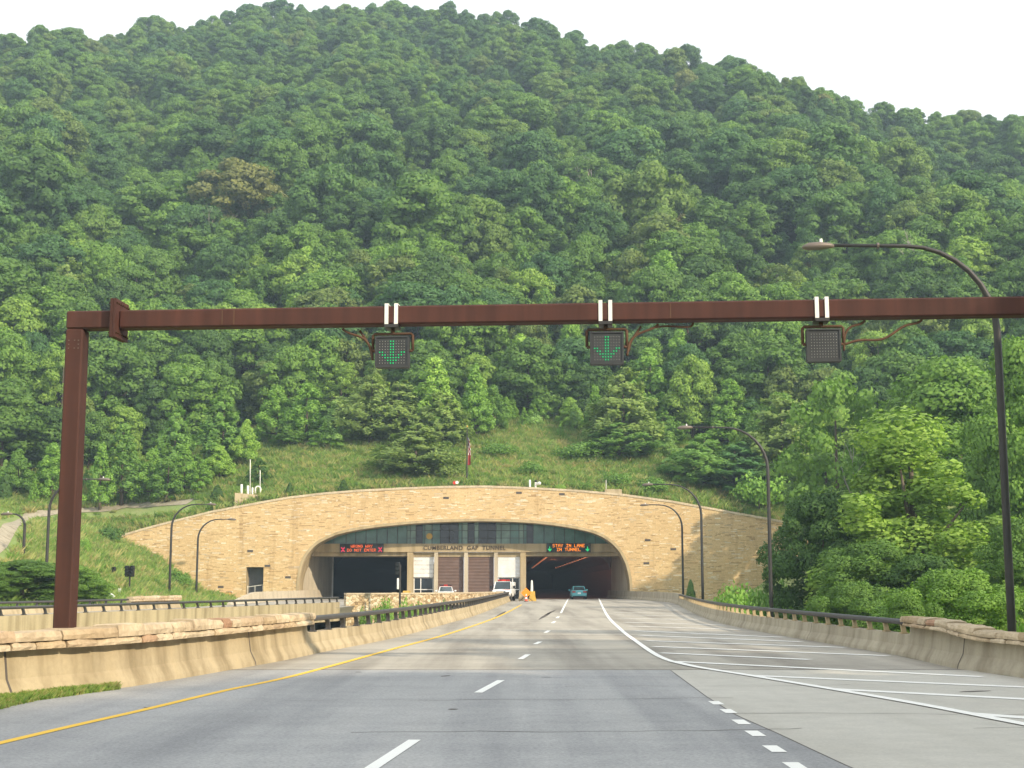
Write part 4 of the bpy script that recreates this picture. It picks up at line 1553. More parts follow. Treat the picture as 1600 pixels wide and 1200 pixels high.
def lane_signal(px, px0, px1, py0, py1, lit, side, label):
    s_ = None
    # distance along beam where the beam's line of sight is px
    best = min(np.linspace(0, glen, 2000), key=lambda q: abs(proj(GA + gd * q)[0] - px))
    c = GA + gd * best
    scl = (c.y * CP + (GZ - CAMZ) * SP) / F
    wd, ht = (px1 - px0) * scl, (py1 - py0) * scl
    xo = ((px0 + px1) / 2 - px) * scl
    zt = GZ - BS / 2 - ((py0 - proj(c - Vector((0, 0, BS / 2)))[1]) * scl)
    hc = c + gd * xo
    zc_ = zt - ht / 2
    rt_ = empty('lane_signal', (c.x, c.y, zc_ - ht / 2), label, 'lane signal')
    def bx(s0, n0, z0, d):
        q = c + gd * s0 + gn * n0
        return (q.x, q.y, z0), d
    # clamp bands
    for q in (-0.095, 0.095):
        m_ = MB()
        for (n0, z0, d) in ((-BS / 2 - 0.012, GZ, (0.075, 0.018, BS + 0.09)), (BS / 2 + 0.012, GZ, (0.075, 0.018, BS + 0.09)), (0, GZ + BS / 2 + 0.035, (0.075, BS, 0.018))):
            cc_, dd_ = bx(q, n0, z0, d)
            m_.box(cc_, dd_, gang)
        m_.build('clamp_band', 'white_band', rt_)
    m_ = MB()
    cc_, dd_ = bx(0, 0, GZ - BS / 2 - 0.035, (0.27, BS + 0.06, 0.06))
    m_.box(cc_, dd_, gang)
    m_.build('clamp_plate', 'lamp_metal', rt_)
    # yoke
    yw = wd / 2 + 0.06
    ztop = zt + 0.055
    m_ = MB()
    m_.tube([c + Vector((0, 0, -BS / 2 - 0.06)), Vector((c.x, c.y, ztop))], 0.04, 8)
    pts = []
    for sgn in (-1, 1):
        pts.append(hc + gd * (sgn * yw) + Vector((0, 0, 0)))
    lft, rgt = pts
    m_.tube([Vector((lft.x, lft.y, zc_ + ht * 0.05)), Vector((lft.x, lft.y, ztop - 0.03)), Vector((lft.x, lft.y, ztop)) + gd * 0.03, Vector((rgt.x, rgt.y, ztop)) - gd * 0.03, Vector((rgt.x, rgt.y, ztop - 0.03)), Vector((rgt.x, rgt.y, zc_ + ht * 0.05))], 0.03, 8)
    for sgn, q in ((1, lft), (-1, rgt)):
        m_.tube([Vector((q.x, q.y, zc_ + ht * 0.05)), Vector((q.x, q.y, zc_ + ht * 0.05)) + gd * (sgn * 0.09)], 0.03, 8)
    m_.build('yoke', 'rusty_pipe', rt_, True)
    # housing
    m_ = MB()
    m_.box((hc.x, hc.y, zc_), (wd, 0.2, ht), gang, 1, 0.02)
    q = hc + gn * -0.10
    for sgn in (-1, 1):
        e = q + gd * (sgn * (wd / 2 - 0.02))
        m_.box((e.x, e.y, zc_), (0.035, 0.035, ht - 0.05), gang)
    for zz in (zc_ + ht / 2 - 0.018, zc_ - ht / 2 + 0.018):
        m_.box((q.x, q.y, zz), (wd - 0.02, 0.045, 0.034), gang)
    hs = m_.build('housing', 'signal_housing', rt_)
    m_, m2 = MB(), MB()
    nc, nrw = 10, 9
    for r_ in range(nrw):
        for cl in range(nc):
            on_ = lit and cl in ARR[r_]
            u_ = (cl - (nc - 1) / 2) / nc * wd * 0.80
            vz = zc_ + ((nrw - 1) / 2 - r_) / nrw * ht * 0.78 - 0.01
            pc = hc + gd * u_ + gn * -0.102
            pc.z = vz
            rr = 0.0145 if on_ else 0.0085
            (m2 if on_ else m_).tube([pc, pc + gn * -0.012], [rr, rr * 0.8], 7)
    m_.build('lens_grid', 'dull_lens', rt_)
    if lit:
        m2.build('arrow_lights', 'led_green', rt_)
    # conduits
    e = Vector((lft.x, lft.y, zc_)) if side < 0 else Vector((rgt.x, rgt.y, zc_))
    up = GZ - BS / 2 - 0.03
    if side != 2:
        sg = -1 if side < 0 else 1
        cable(rt_, [e + gd * (sg * 0.0) + Vector((0, 0, -0.15)), e + gd * (sg * 0.05) + Vector((0, 0, 0.1)), e + gd * (sg * 0.2) + Vector((0, 0, up - zc_ - 0.22)), e + gd * (sg * 0.5) + Vector((0, 0, up - zc_ - 0.10)), e + gd * (sg * 0.62) + Vector((0, 0, up - zc_ - 0.02))])
        cable(rt_, [e + gd * (sg * 0.03) + gn * 0.06 + Vector((0, 0, -0.05)), e + gd * (sg * 0.09) + gn * 0.06 + Vector((0, 0, 0.16)), e + gd * (sg * 0.28) + gn * 0.06 + Vector((0, 0, up - zc_ - 0.05))])
        if side == 1:
            cable(rt_, [e + gd * 0.45 + Vector((0, 0, up - zc_ - 0.10)), e + gd * 0.75 + Vector((0, 0, up - zc_ - 0.06)), e + gd * 1.2 + Vector((0, 0, up - zc_ - 0.08)), e + gd * 1.3 + Vector((0, 0, up - zc_))], 0.02)
    else:
        cable(rt_, [e + Vector((0, 0, 0.02)), e + gd * 0.3 + Vector((0, 0, 0.10)), e + gd * 0.75 + Vector((0, 0, 0.12)), e + gd * 1.15 + Vector((0, 0, 0.36)), e + gd * 1.42 + Vector((0, 0, up - zc_ - 0.06)), e + gd * 1.5 + Vector((0, 0, up - zc_))])
        cable(rt_, [e + Vector((0, 0, -0.1)), e + gd * 0.03 + Vector((0, 0, 0.2)), e + gd * 0.14 + Vector((0, 0, up - zc_ - 0.13)), e + gd * 0.35 + Vector((0, 0, up - zc_ - 0.06)), e + gd * 0.42 + Vector((0, 0, up - zc_))])
lane_signal(614, 588, 641, 526.5, 576, True, -1, 'lane signal with lit green arrow, leftmost of three under the gantry beam')
lane_signal(946, 921.5, 974, 519.5, 571, True, 1, 'lane signal with lit green arrow under the middle of the gantry beam')
lane_signal(1282, 1258, 1311, 515, 567, False, 2, 'unlit dark lane signal under the right part of the gantry beam')

# ---------------------------------------------------------------- street lamps
def street_lamp(px_base, Y, y_top, px_head, label, base_z=None, rad=1.0):
    p0 = at(px_base, 900, Y)
    top = at(px_base, y_top, Y)
    X0 = p0.x
    gz = terrain(X0, Y) if base_z is None else base_z
    sgn = -1 if px_head < px_base else 1
    # column leans with the true vertical of the place: only its top pixel fixes the head
    X1 = at(px_head, y_top, Y).x
    H = top.z
    arm = abs(X1 - X0)
    rt_ = empty('street_lamp', (X0, Y, gz), label, 'street lamp', 'dark curved arm street lamps along the roads')
    rc = min(2.6, arm * 0.55)
    pts = [(X0, Y, gz)] + [(X0, Y, gz + (H - rc - gz) * t) for t in (0.33, 0.66, 1.0)]
    for k in range(1, 9):
        a = math.pi / 2 * k / 8
        pts.append((X0 + sgn * rc * (1 - math.cos(a)), Y, H - rc + rc * math.sin(a)))
    pts += [(X0 + sgn * (arm - 0.75), Y, H + 0.02)]
    n_ = len(pts)
    rads = [0.125 * rad - 0.075 * rad * i / (n_ - 1) for i in range(n_)]
    m_ = MB()
    m_.tube(pts, rads, 10)
    m_.build('pole', 'lamp_metal', rt_, True)
    m_ = MB()
    m_.tube([(X0, Y, gz), (X0, Y, gz + 0.35)], [0.19 * rad, 0.16 * rad], 10)
    m_.build('base', 'lamp_metal', rt_)
    m_ = MB()
    rings = []
    for t, hw, zt_, zb2 in ((0.0, 0.06, 0.05, -0.05), (0.12, 0.13, 0.10, -0.07), (0.45, 0.19, 0.13, -0.12), (0.8, 0.17, 0.10, -0.13), (0.96, 0.09, 0.02, -0.10), (1.0, 0.03, -0.02, -0.06)):
        x = X0 + sgn * (arm - 0.80 + 0.95 * t)
        rings.append([(x, Y - hw, H + zb2 * 0.6), (x, Y - hw * 0.9, H + zt_ * 0.6), (x, Y, H + zt_), (x, Y + hw * 0.9, H + zt_ * 0.6), (x, Y + hw, H + zb2 * 0.6), (x, Y, H + zb2)])
    m_.loft(rings, True, True)
    hd = m_.build('lamp_head', 'lamp_head_metal', rt_, True)
    m_ = MB()
    xx = X0 + sgn * (arm - 0.42)
    m_.tube([(xx, Y, H + 0.1), (xx, Y, H + 0.22)], [0.05, 0.04], 8)
    m_.build('photocell', 'white_paint', hd)
    m_ = MB()
    for q in (X0 + sgn * (arm * 0.50), X0 + sgn * (arm * 0.58)):
        pass
    x = X0 + sgn * arm * 0.62
    m_.tube([(x - 0.03, Y, H + 0.012), (x + 0.03, Y, H + 0.012)], 0.088 * rad, 10)
    m_.build('joint_ring', 'lamp_head_metal', rt_)
    return rt_
street_lamp(1577, 41, 384.5, 1261, 'tallest curved lamp at the right edge, its arm above the gantry beam', -2.6)
street_lamp(1204, 86, 668, 1062, 'curved lamp right of the portal, its head before the grassy slope', -2.4)
street_lamp(1097.5, 120, 757, 1006, 'curved lamp at the right wing of the portal, head above the coping', -1)
street_lamp(1067, 148, 789, 1002, 'curved lamp against the stone wall right of the arch', 0)
street_lamp(265.5, 138, 788, 336, 'curved lamp standing by the left wing of the portal wall', 0)
street_lamp(307.5, 151, 811.5, 367, 'curved lamp against the stone wall left of the doorway', 0)
street_lamp(72, 106, 749, 170, 'curved lamp at the left whose arm passes behind the gantry post')
street_lamp(35, ground(35, 876).y, 803, 4, 'small lamp on the left bank, its arm pointing away from the road')

# ---------------------------------------------------------------- traffic signals at the left
def traffic_signal(px, Y, ytop, heads, label, base=None):
    p = at(px, ytop, Y)
    gz = terrain(p.x, Y) if base is None else base
    rt_ = empty('traffic_signal', (p.x, Y, gz), label, 'traffic signal')
    m_ = MB()
    m_.tube([(p.x, Y, gz), (p.x, Y, p.z - 0.1)], [0.09, 0.07], 8)
    m_.build('pole', 'lamp_metal', rt_)
    for ox in heads:
        m_ = MB()
        m_.box((p.x + ox, Y - 0.12, p.z - 0.42), (0.36, 0.26, 0.98), 0, 1, 0.03)
        for k in range(3):
            zc_ = p.z - 0.10 - 0.32 * k
            rings = []
            for yv in (Y - 0.26, Y - 0.50):
                rings.append([(p.x + ox + 0.15 * math.cos(t), yv, zc_ + 0.15 * math.sin(t)) for t in [math.pi * q / 6 - 0.2 for q in range(8)]])
            m_.loft(rings, False)
        hd = m_.build('signal_head', 'signal_black', rt_)
        m_ = MB()
        for k in range(3):
            zc_ = p.z - 0.10 - 0.32 * k
            m_.tube([(p.x + ox, Y - 0.25, zc_), (p.x + ox, Y - 0.275, zc_)], 0.12, 12)
        m_.build('lens', 'door_grey', hd)
traffic_signal(175, 128, 887, (0.2,), 'black traffic signal with one head on the left bank, by the shrubs')
traffic_signal(203.5, 126, 885, (-0.22, 0.24), 'black traffic signal with two heads on the left bank')
traffic_signal(625.5, 110.5, 880, (-0.2,), 'thin signal pole among plants before the median stone wall', -3)
mb = MB()
p = at(623, 912, 110.2)
mb.box((p.x - 0.06, 110.2, p.z), (0.16, 0.05, 0.85), 0, 1, 0.015)
tag(mb.build('marker_sign', 'white_paint'), 'narrow white marker panel on the median signal pole', 'sign')
p = at(187, 925, 122)
rt = empty('post_sign', (p.x, 122, terrain(p.x, 122)), 'small white sign on a thin post between the black traffic signals', 'sign')
mb = MB()
mb.tube([(p.x, 122, terrain(p.x, 122)), (p.x, 122, 1.4)], 0.03, 6)
mb.build('post', 'lamp_metal', rt)
mb = MB()
mb.box((p.x, 121.95, at(187, 924, 122).z), (0.25, 0.03, 0.5))
mb.build('sign_panel', 'white_paint', rt)
p = at(171, 930, 112)
g0 = terrain(p.x, 112)
mb = MB()
rings = []
for t in np.linspace(0, 1, 7):
    r_ = 0.62 * math.cos(t * math.pi / 2) ** 0.6 if t < 1 else 0.02
    rings.append([(p.x + r_ * math.cos(a), 112 + r_ * math.sin(a), g0 + 0.35 + 0.75 * t + (p.z - g0 - 0.9)) for a in [2 * math.pi * q / 12 for q in range(12)]])
mb.tube([(p.x, 112, g0 - 0.1), (p.x, 112, g0 + 0.36 + (p.z - g0 - 0.9))], 0.62, 12)
mb.loft(rings, True, True)
tag(mb.build('utility_cover', 'white_paint', None, True), 'rounded white utility cover half hidden beside the left bushes', 'cover')
p = at(348, 925, FY - 0.5)
mb = MB()
mb.box((p.x + 0.3, FY - 0.35, 0.35), (1.2, 0.6, 0.75), 0, 1, 0.04)
tag(mb.build('utility_box', 'orange_sheet'), 'small orange box at the foot of the stone wall left of the doorway', 'box')
M['orange_box'] = None
simple('orange_box', (0.62, 0.30, 0.10), 0.7)
bpy.data.objects['utility_box'].data.materials[0] = M['orange_box']

# ---------------------------------------------------------------- vehicles
def wheel(root, x, y, r_, wd):
    m_ = MB()
    n_ = 18
    rings = []
    for xx, rr in ((-wd / 2, r_ * 0.62), (-wd / 2, r_ * 0.93), (-wd / 2 + 0.03, r_), (wd / 2 - 0.03, r_), (wd / 2, r_ * 0.93), (wd / 2, r_ * 0.62)):
        rings.append([(x + xx, y + rr * math.cos(t), r_ + rr * math.sin(t)) for t in [2 * math.pi * q / n_ for q in range(n_)]])
    m_.loft(rings, True, False)
    wh = m_.build('wheel', 'tyre_rubber', root, True)
    m_ = MB()
    for sgn in (-1, 1):
        xx = x + sgn * (wd / 2 - 0.02)
        m_.poly([(xx, y + r_ * 0.63 * math.cos(t), r_ + r_ * 0.63 * math.sin(t)) for t in [2 * math.pi * q / n_ for q in range(n_)]])
    m_.build('rim', 'rim_metal', wh)
def vehicle(name, label, cat, L_, W_, body, cabin, paint_, roof_z, extras, lightbar=None):
    """body: (y, halfwidth, z_low, z_belt) sections from the rear (-y) to the nose (+y); cabin: (y, halfwidth at belt, z belt, halfwidth at roof, z roof)"""
    rt_ = empty(name, (0, 0, 0), label, cat)
    m_ = MB()
    rings = []
    for y, hw, zl, zb_ in body:
        zm = zl + (zb_ - zl) * 0.5
        rings.append([(-hw * 0.88, y, zl), (-hw * 0.98, y, zl + 0.10), (-hw, y, zm), (-hw * 0.965, y, zb_ - 0.06), (-hw * 0.90, y, zb_), (0, y, zb_ + 0.025),
                      (hw * 0.90, y, zb_), (hw * 0.965, y, zb_ - 0.06), (hw, y, zm), (hw * 0.98, y, zl + 0.10), (hw * 0.88, y, zl)])
    m_.loft(rings, True, True)
    bd = m_.build('body', paint_, rt_, True)
    md = bd.modifiers.new('edge', 'EDGE_SPLIT')
    md.split_angle = R(38)
    # cabin with glass all round, roof skin on top
    m_ = MB()
    rings = [[(-hb, y, zb_ - 0.03), (-hr, y, zr), (hr, y, zr), (hb, y, zb_ - 0.03)] for y, hb, zb_, hr, zr in cabin]
    m_.loft(rings, True, True)
    m_.build('window_glass', 'car_glass', rt_)
    m_ = MB()
    top_ = [c for c in cabin if c[4] > roof_z - 0.08]
    rings = [[(-hr - 0.015, y, zr - 0.02), (-hr * 0.9, y, zr + 0.035), (0, y, zr + 0.055), (hr * 0.9, y, zr + 0.035), (hr + 0.015, y, zr - 0.02)] for y, hb, zb_, hr, zr in top_]
    m_.loft(rings, True, True)
    # pillars
    for i, (y, hb, zb_, hr, zr) in enumerate(cabin):
        for sgn in (-1, 1):
            if zr > roof_z - 0.08:
                nb = cabin[i - 1] if i and cabin[i - 1][4] < roof_z - 0.08 else (cabin[i + 1] if i + 1 < len(cabin) and cabin[i + 1][4] < roof_z - 0.08 else None)
                a_ = (nb[0], nb[1], nb[2]) if nb else (y, hb, zb_)
                m_.tube([(sgn * (a_[1] + 0.01), a_[0], a_[2] - 0.02), (sgn * (hr + 0.012), y, zr)], 0.045, 6)
    m_.build('roof', paint_, rt_)
    extras(rt_)
    if lightbar:
        m_ = MB().mat(lightbar[0]).mat(lightbar[1])
        yb = lightbar[2]
        for k in range(6):
            m_.cur = 0 if k in (0, 1, 4, 5) else 1
            m_.box((-0.5 + k * 0.2, yb, roof_z + 0.16), (0.19, 0.26, 0.14), 0, 1, 0.02)
        m_.mat('car_black')
        m_.cur = 2
        m_.box((0, yb, roof_z + 0.07), (1.1, 0.2, 0.06))
        m_.build('light_bar', None, rt_)
    return rt_
def put(rt_, loc, rz):
    rt_.location = loc
    rt_.rotation_euler = (0, 0, rz)
def sedan_parts(rt_, L_, W_, hd):
    for sy in (-1.3, 1.35):
        for sx in (-1, 1):
            wheel(rt_, sx * (W_ / 2 - 0.12), sy, 0.31, 0.2)
    rear, nose = -L_ / 2, L_ / 2
    for sx in (-1, 1):
        m_ = MB()
        m_.box((sx * (W_ / 2 - 0.27), rear + 0.0, 0.80), (0.36, 0.07, 0.17), 0, 1, 0.015)
        m_.build('tail_light', 'tail_red', rt_)
        m_ = MB()
        m_.box((sx * (W_ / 2 - 0.27), nose - 0.02, 0.66), (0.36, 0.09, 0.15), 0, 1, 0.015)
        m_.build('headlight', 'headlight_glass', rt_)
        m_ = MB()
        m_.box((sx * (W_ / 2 + 0.10), 0.62, 0.98), (0.20, 0.10, 0.15), 0, 1, 0.03)
        m_.build('mirror', hd, rt_)
    for y, s_ in ((rear - 0.035, -1), (nose + 0.02, 1)):
        m_ = MB()
        m_.box((0, y, 0.47), (W_ - 0.12, 0.14, 0.20), 0, 1, 0.03)
        m_.build('bumper', hd, rt_)
    m_ = MB()
    m_.box((0, rear - 0.02, 0.66), (0.34, 0.03, 0.16))
    m_.build('number_plate', 'white_paint', rt_)
    m_ = MB()
    m_.box((0, rear + 0.02, 0.28), (W_ - 0.3, 0.1, 0.12))
    m_.box((0, nose - 0.04, 0.62), (0.7, 0.1, 0.12))
    m_.build('grille', 'car_black', rt_)
SB = [(-2.2, 0.66, 0.42, 0.84), (-2.12, 0.78, 0.30, 0.93), (-1.6, 0.84, 0.22, 0.97), (0, 0.86, 0.2, 0.95), (1.0, 0.85, 0.22, 0.92), (1.9, 0.78, 0.26, 0.78), (2.15, 0.66, 0.34, 0.68)]
SC = [(-1.75, 0.66, 0.97, 0.55, 0.985), (-1.0, 0.74, 0.97, 0.55, 1.36), (0.1, 0.76, 0.96, 0.57, 1.38), (1.05, 0.72, 0.93, 0.52, 0.95)]
teal = vehicle('car', 'teal sedan driving away toward the right tunnel mouth', 'car', 4.4, 1.72, SB, SC, 'car_teal', 1.38, lambda r_: sedan_parts(r_, 4.4, 1.72, 'car_teal'))
p = on(904, 936.5)
p.y += 2.0
put(teal, (p.x + 0.08, p.y, 0.008), 0)
white = vehicle('car', 'white patrol car parked before the left brown roller door', 'car', 4.6, 1.8, SB, SC, 'car_white', 1.38, lambda r_: sedan_parts(r_, 4.6, 1.76, 'car_white'), ('car_black', 'tail_red', -0.45))
put(white, (at(696.5, 925, 146).x, 146, -0.006), math.pi + 0.06)
TB = [(-2.6, 0.90, 0.55, 1.15), (-2.5, 0.95, 0.48, 1.2), (-0.6, 0.97, 0.42, 1.2), (0.9, 0.97, 0.42, 1.2), (1.2, 0.96, 0.42, 1.16), (2.4, 0.92, 0.45, 1.08), (2.65, 0.82, 0.5, 0.95)]
TC = [(-0.75, 0.86, 1.2, 0.74, 1.22), (-0.6, 0.86, 1.2, 0.74, 1.86), (0.55, 0.86, 1.2, 0.74, 1.88), (1.3, 0.84, 1.18, 0.70, 1.20)]
def truck_parts(rt_):
    for sy in (-1.6, 1.7):
        for sx in (-1, 1):
            wheel(rt_, sx * 0.84, sy, 0.39, 0.26)
    m_ = MB()
    m_.box((0, -1.65, 1.55), (1.9, 1.7, 0.62), 0, 1, 0.04)
    m_.build('utility_bed', 'car_white', rt_)
    for sx in (-1, 1):
        m_ = MB()
        m_.box((sx * 0.68, 2.62, 0.85), (0.3, 0.1, 0.2), 0, 1, 0.02)
        m_.build('headlight', 'headlight_glass', rt_)
        m_ = MB()
        m_.box((sx * 1.14, 0.95, 1.36), (0.24, 0.12, 0.3), 0, 1, 0.03)
        m_.build('mirror', 'car_black', rt_)
    m_ = MB()
    m_.box((0, 2.66, 0.85), (0.95, 0.08, 0.26), 0, 1, 0.01)
    m_.build('grille', 'car_black', rt_)
    m_ = MB()
    m_.box((0, 2.74, 0.55), (1.85, 0.16, 0.24), 0, 1, 0.04)
    m_.build('bumper', 'rim_metal', rt_)
    m_ = MB()
    for k in range(6):
        m_.box((-0.72 + k * 0.12, 2.0 - 0.02 * k, 1.13), (0.1, 0.5, 0.02), 0.4)
    m_.build('hood_stripe', 'bright_red', rt_)
truck = vehicle('truck', 'white service truck with red light bar parked before the right white door', 'truck', 5.3, 1.95, TB, TC, 'car_white', 1.88, truck_parts, ('tail_red', 'bright_red', -0.1))
put(truck, (at(787, 925, 141.5).x, 141.5, -0.006), math.pi - 0.10)

# ---------------------------------------------------------------- foliage
def quads(centers, normals, size, rng_, aspect=1.0, name='crown', mat='leaf', jit=0.5):
    n = len(centers)
    nrm = normals + rng_.normal(0, jit, (n, 3))
    nrm /= np.linalg.norm(nrm, axis=1, keepdims=True) + 1e-9
    ref = rng_.normal(0, 1, (n, 3))
    a = np.cross(nrm, ref)
    a /= np.linalg.norm(a, axis=1, keepdims=True) + 1e-9
    b = np.cross(nrm, a)
    s = size * rng_.uniform(0.6, 1.35, (n, 1))
    k = lambda: rng_.uniform(0.72, 1.2, (n, 1))
    fold = nrm * s * rng_.uniform(-0.25, 0.25, (n, 1))
    v = np.stack([centers + a * s * k() + fold, centers + b * s * k() * aspect, centers - a * s * k() + fold, centers - b * s * k() * aspect], 1).reshape(-1, 3)
    vn = normals / (np.linalg.norm(normals, axis=1, keepdims=True) + 1e-9) * 0.7 + nrm * 0.65 + np.array([0, 0, 0.12])
    vn /= np.linalg.norm(vn, axis=1, keepdims=True) + 1e-9
    return v, np.repeat(vn, 4, axis=0)
def mesh_from_quads(vv, name, mat):
    v, vn = vv
    n = len(v) // 4
    me = bpy.data.meshes.new(name)
    me.vertices.add(len(v))
    me.vertices.foreach_set('co', v.astype(np.float32).ravel())
    me.loops.add(len(v))
    me.loops.foreach_set('vertex_index', np.arange(len(v), dtype=np.int32))
    me.polygons.add(n)
    me.polygons.foreach_set('loop_start', np.arange(0, len(v), 4, dtype=np.int32))
    me.polygons.foreach_set('loop_total', np.full(n, 4, dtype=np.int32))
    me.update()
    me.normals_split_custom_set_from_vertices(vn.tolist())
    me.materials.append(M[mat])
    return me
def blob_leaves(rng_, centers, radii, per, lo=-0.35, squash=0.85):
    C, Nn = [], []
    for c, r_ in zip(centers, radii):
        m = max(6, int(per * r_ * r_))
        d = rng_.normal(0, 1, (m * 2, 3))
        d /= np.linalg.norm(d, axis=1, keepdims=True)
        d = d[d[:, 2] > lo][:m]
        rr = r_ * rng_.uniform(0.72, 1.08, (len(d), 1))
        C.append(c + d * rr * np.array([1, 1, squash]))
        Nn.append(d)
    return np.concatenate(C), np.concatenate(Nn)
def trunk_mesh(rng_, H, r0, limbs, ends, mat='bark'):
    m_ = MB()
    bend = rng_.uniform(-0.03, 0.03, 2) * H
    axis = [Vector((bend[0] * math.sin(t * 2.2), bend[1] * math.sin(t * 1.7), H * t)) for t in np.linspace(0, 1, 6)]
    m_.tube(axis, [r0 * (1.25 if t == 0 else 1 - 0.8 * t) for t in np.linspace(0, 1, 6)], 7)
    for e in ends[:limbs]:
        e = Vector(e)
        z0 = max(0.2 * H, min(0.8 * H, e.z * 0.62))
        st = Vector((bend[0] * math.sin(z0 / H * 2.2), bend[1] * math.sin(z0 / H * 1.7), z0))
        md = st.lerp(e, 0.5) + Vector((0, 0, -0.03 * H))
        m_.tube([st, md, e], [r0 * 0.42, r0 * 0.28, r0 * 0.1], 5)
    me_o = m_.build('trunk', mat, None, True)
    me = me_o.data
    bpy.data.objects.remove(me_o)
    return me
def broadleaf(seed, H=1.0, wd=0.55, base=0.28, nb=20, leaf=0.6, per=26, tall=14.0, shape='round', mat='leaf', brange=None, squash=0.85, fill=6):
    """unit: metres for a tree 'tall' high; crown width = wd*tall"""
    rg = np.random.default_rng(seed)
    H = tall
    cr = wd * H / 2
    zb = base * H
    cs, rs = [], []
    lead = [(0.0, 0.0, 1.0)] + [(math.cos(q) * cr * f_, math.sin(q) * cr * f_, h_) for q, f_, h_ in ((0.4, 0.55, 0.74), (1.9, 0.62, 0.62), (3.1, 0.5, 0.80), (4.2, 0.66, 0.56), (5.3, 0.45, 0.88))]
    for i in range(nb):
        t = ((i + 0.5) / nb) ** (0.8 if shape == 'round' else 1)
        z = zb + (H - zb) * (0.10 + 0.82 * t)
        if shape == 'round':
            prof = math.sqrt(max(0.05, 1 - ((t - 0.38) / 0.66) ** 2)) if t > 0.38 else 0.72 + 0.74 * t
        elif shape == 'cone':
            prof = (1 - t) ** 0.8 * 0.95 + 0.10
        elif shape == 'loose':
            prof = 0.55 + 0.5 * math.sin(math.pi * t)
        else:
            prof = 0.9 - 0.5 * t
        a = i * 2.39996 + rg.uniform(-0.5, 0.5)
        rad = cr * prof * rg.uniform(0.45, 0.95) * (0.75 if t > 0.9 else 1)
        br = cr * (rg.uniform(*brange) if brange else rg.uniform(0.20, 0.40) if shape == 'round' else rg.uniform(0.24, 0.40)) * (0.7 if shape == 'cone' and t > 0.6 else 1)
        if shape == 'multi':
            lx, ly, lh = lead[int(rg.integers(0, 6))]
            t = rg.uniform(0, 1)
            z = zb + (H * lh - zb) * t
            rad = cr * 0.52 * (1.02 - t) ** 0.7 * rg.uniform(0.4, 1.0)
            cs.append(np.array([lx * (0.55 + 0.45 * t) + math.cos(a) * rad, ly * (0.55 + 0.45 * t) + math.sin(a) * rad, z]))
            rs.append(br * (1.15 - 0.5 * t))
            continue
        cs.append(np.array([math.cos(a) * rad, math.sin(a) * rad, z + rg.uniform(-0.04, 0.04) * H]))
        rs.append(br)
    cs.append(np.array([0, 0, H - cr * 0.33]))
    rs.append(cr * (0.34 if shape != 'cone' else 0.16))
    C, Nn = blob_leaves(rg, cs, rs, per, -0.35, squash)
    # sparse fill inside plus ragged strays outside
    m = len(C) // fill
    i = rg.integers(0, len(cs), m)
    dd_ = rg.normal(0, 1, (m, 3))
    dd_ *= rg.uniform(0.2, 1.12, (m, 1)) / np.linalg.norm(dd_, axis=1, keepdims=True)
    C2 = np.array(cs)[i] + dd_ * np.array(rs)[i][:, None]
    C = np.concatenate([C, C2])
    Nn = np.concatenate([Nn, rg.normal(0, 1, (m, 3)) + np.array([0, 0, 0.6])])
    C[:, 2] = np.clip(C[:, 2], 0.15, None)
    v = quads(C, Nn, leaf, rg, 0.8)
    return mesh_from_quads(v, 'crown', mat), trunk_mesh(rg, H * 0.86, 0.018 * H, 6, [c for c in cs][2::2])
def pine(seed, tall=9.0, wd=0.6, mat='leaf', layers=15, leaf=0.16, base=0.06, dens=3.0):
    rg = np.random.default_rng(seed)
    C, Nn, ends = [], [], []
    for l in range(layers):
        t = (l + 0.4) / layers
        z = tall * (base + (0.97 - base) * t)
        R_ = wd * tall / 2 * min(0.62 + 1.3 * t, 1.12 * (1 - t) ** 0.62) * rg.uniform(0.8, 1.08) + 0.2
        nbr = int(5 + 4 * (1 - t))
        a0 = rg.uniform(0, 6.28)
        for b in range(nbr):
            a = a0 + 6.283 * b / nbr + rg.uniform(-0.25, 0.25)
            ln = R_ * rg.uniform(0.65, 1.12)
            zj = z + rg.normal(0, 0.55) * tall / layers
            if l % 3 == 0 and b % 2 == 0:
                ends.append((math.cos(a) * ln * 0.85, math.sin(a) * ln * 0.85, z + 0.1 * ln))
            m = int((14 + 15 * ln) * dens)
            s = rg.uniform(0.25, 1.0, m) ** 0.7 * ln
            side = rg.normal(0, 0.16, m) * (0.35 * ln + 0.35)
            zz = zj + 0.16 * s + rg.normal(0, 0.17, m) * (0.6 + 0.3 * ln) - 0.05 * ln
            C.append(np.stack([math.cos(a) * s - math.sin(a) * side, math.sin(a) * s + math.cos(a) * side, zz], 1))
            Nn.append(np.tile([math.cos(a) * 0.8, math.sin(a) * 0.8, 0.55], (m, 1)))
    C.append(np.stack([rg.normal(0, 0.15, 14), rg.normal(0, 0.15, 14), tall * rg.uniform(0.9, 1.0, 14)], 1))
    Nn.append(rg.normal(0, 1, (14, 3)))
    C, Nn = np.concatenate(C), np.concatenate(Nn)
    C[:, 2] = np.clip(C[:, 2], 0.1, None)
    v = quads(C, Nn, leaf, rg, 0.55, jit=0.5)
    return mesh_from_quads(v, 'crown', mat), trunk_mesh(rg, tall * 0.95, 0.016 * tall, 8, ends)
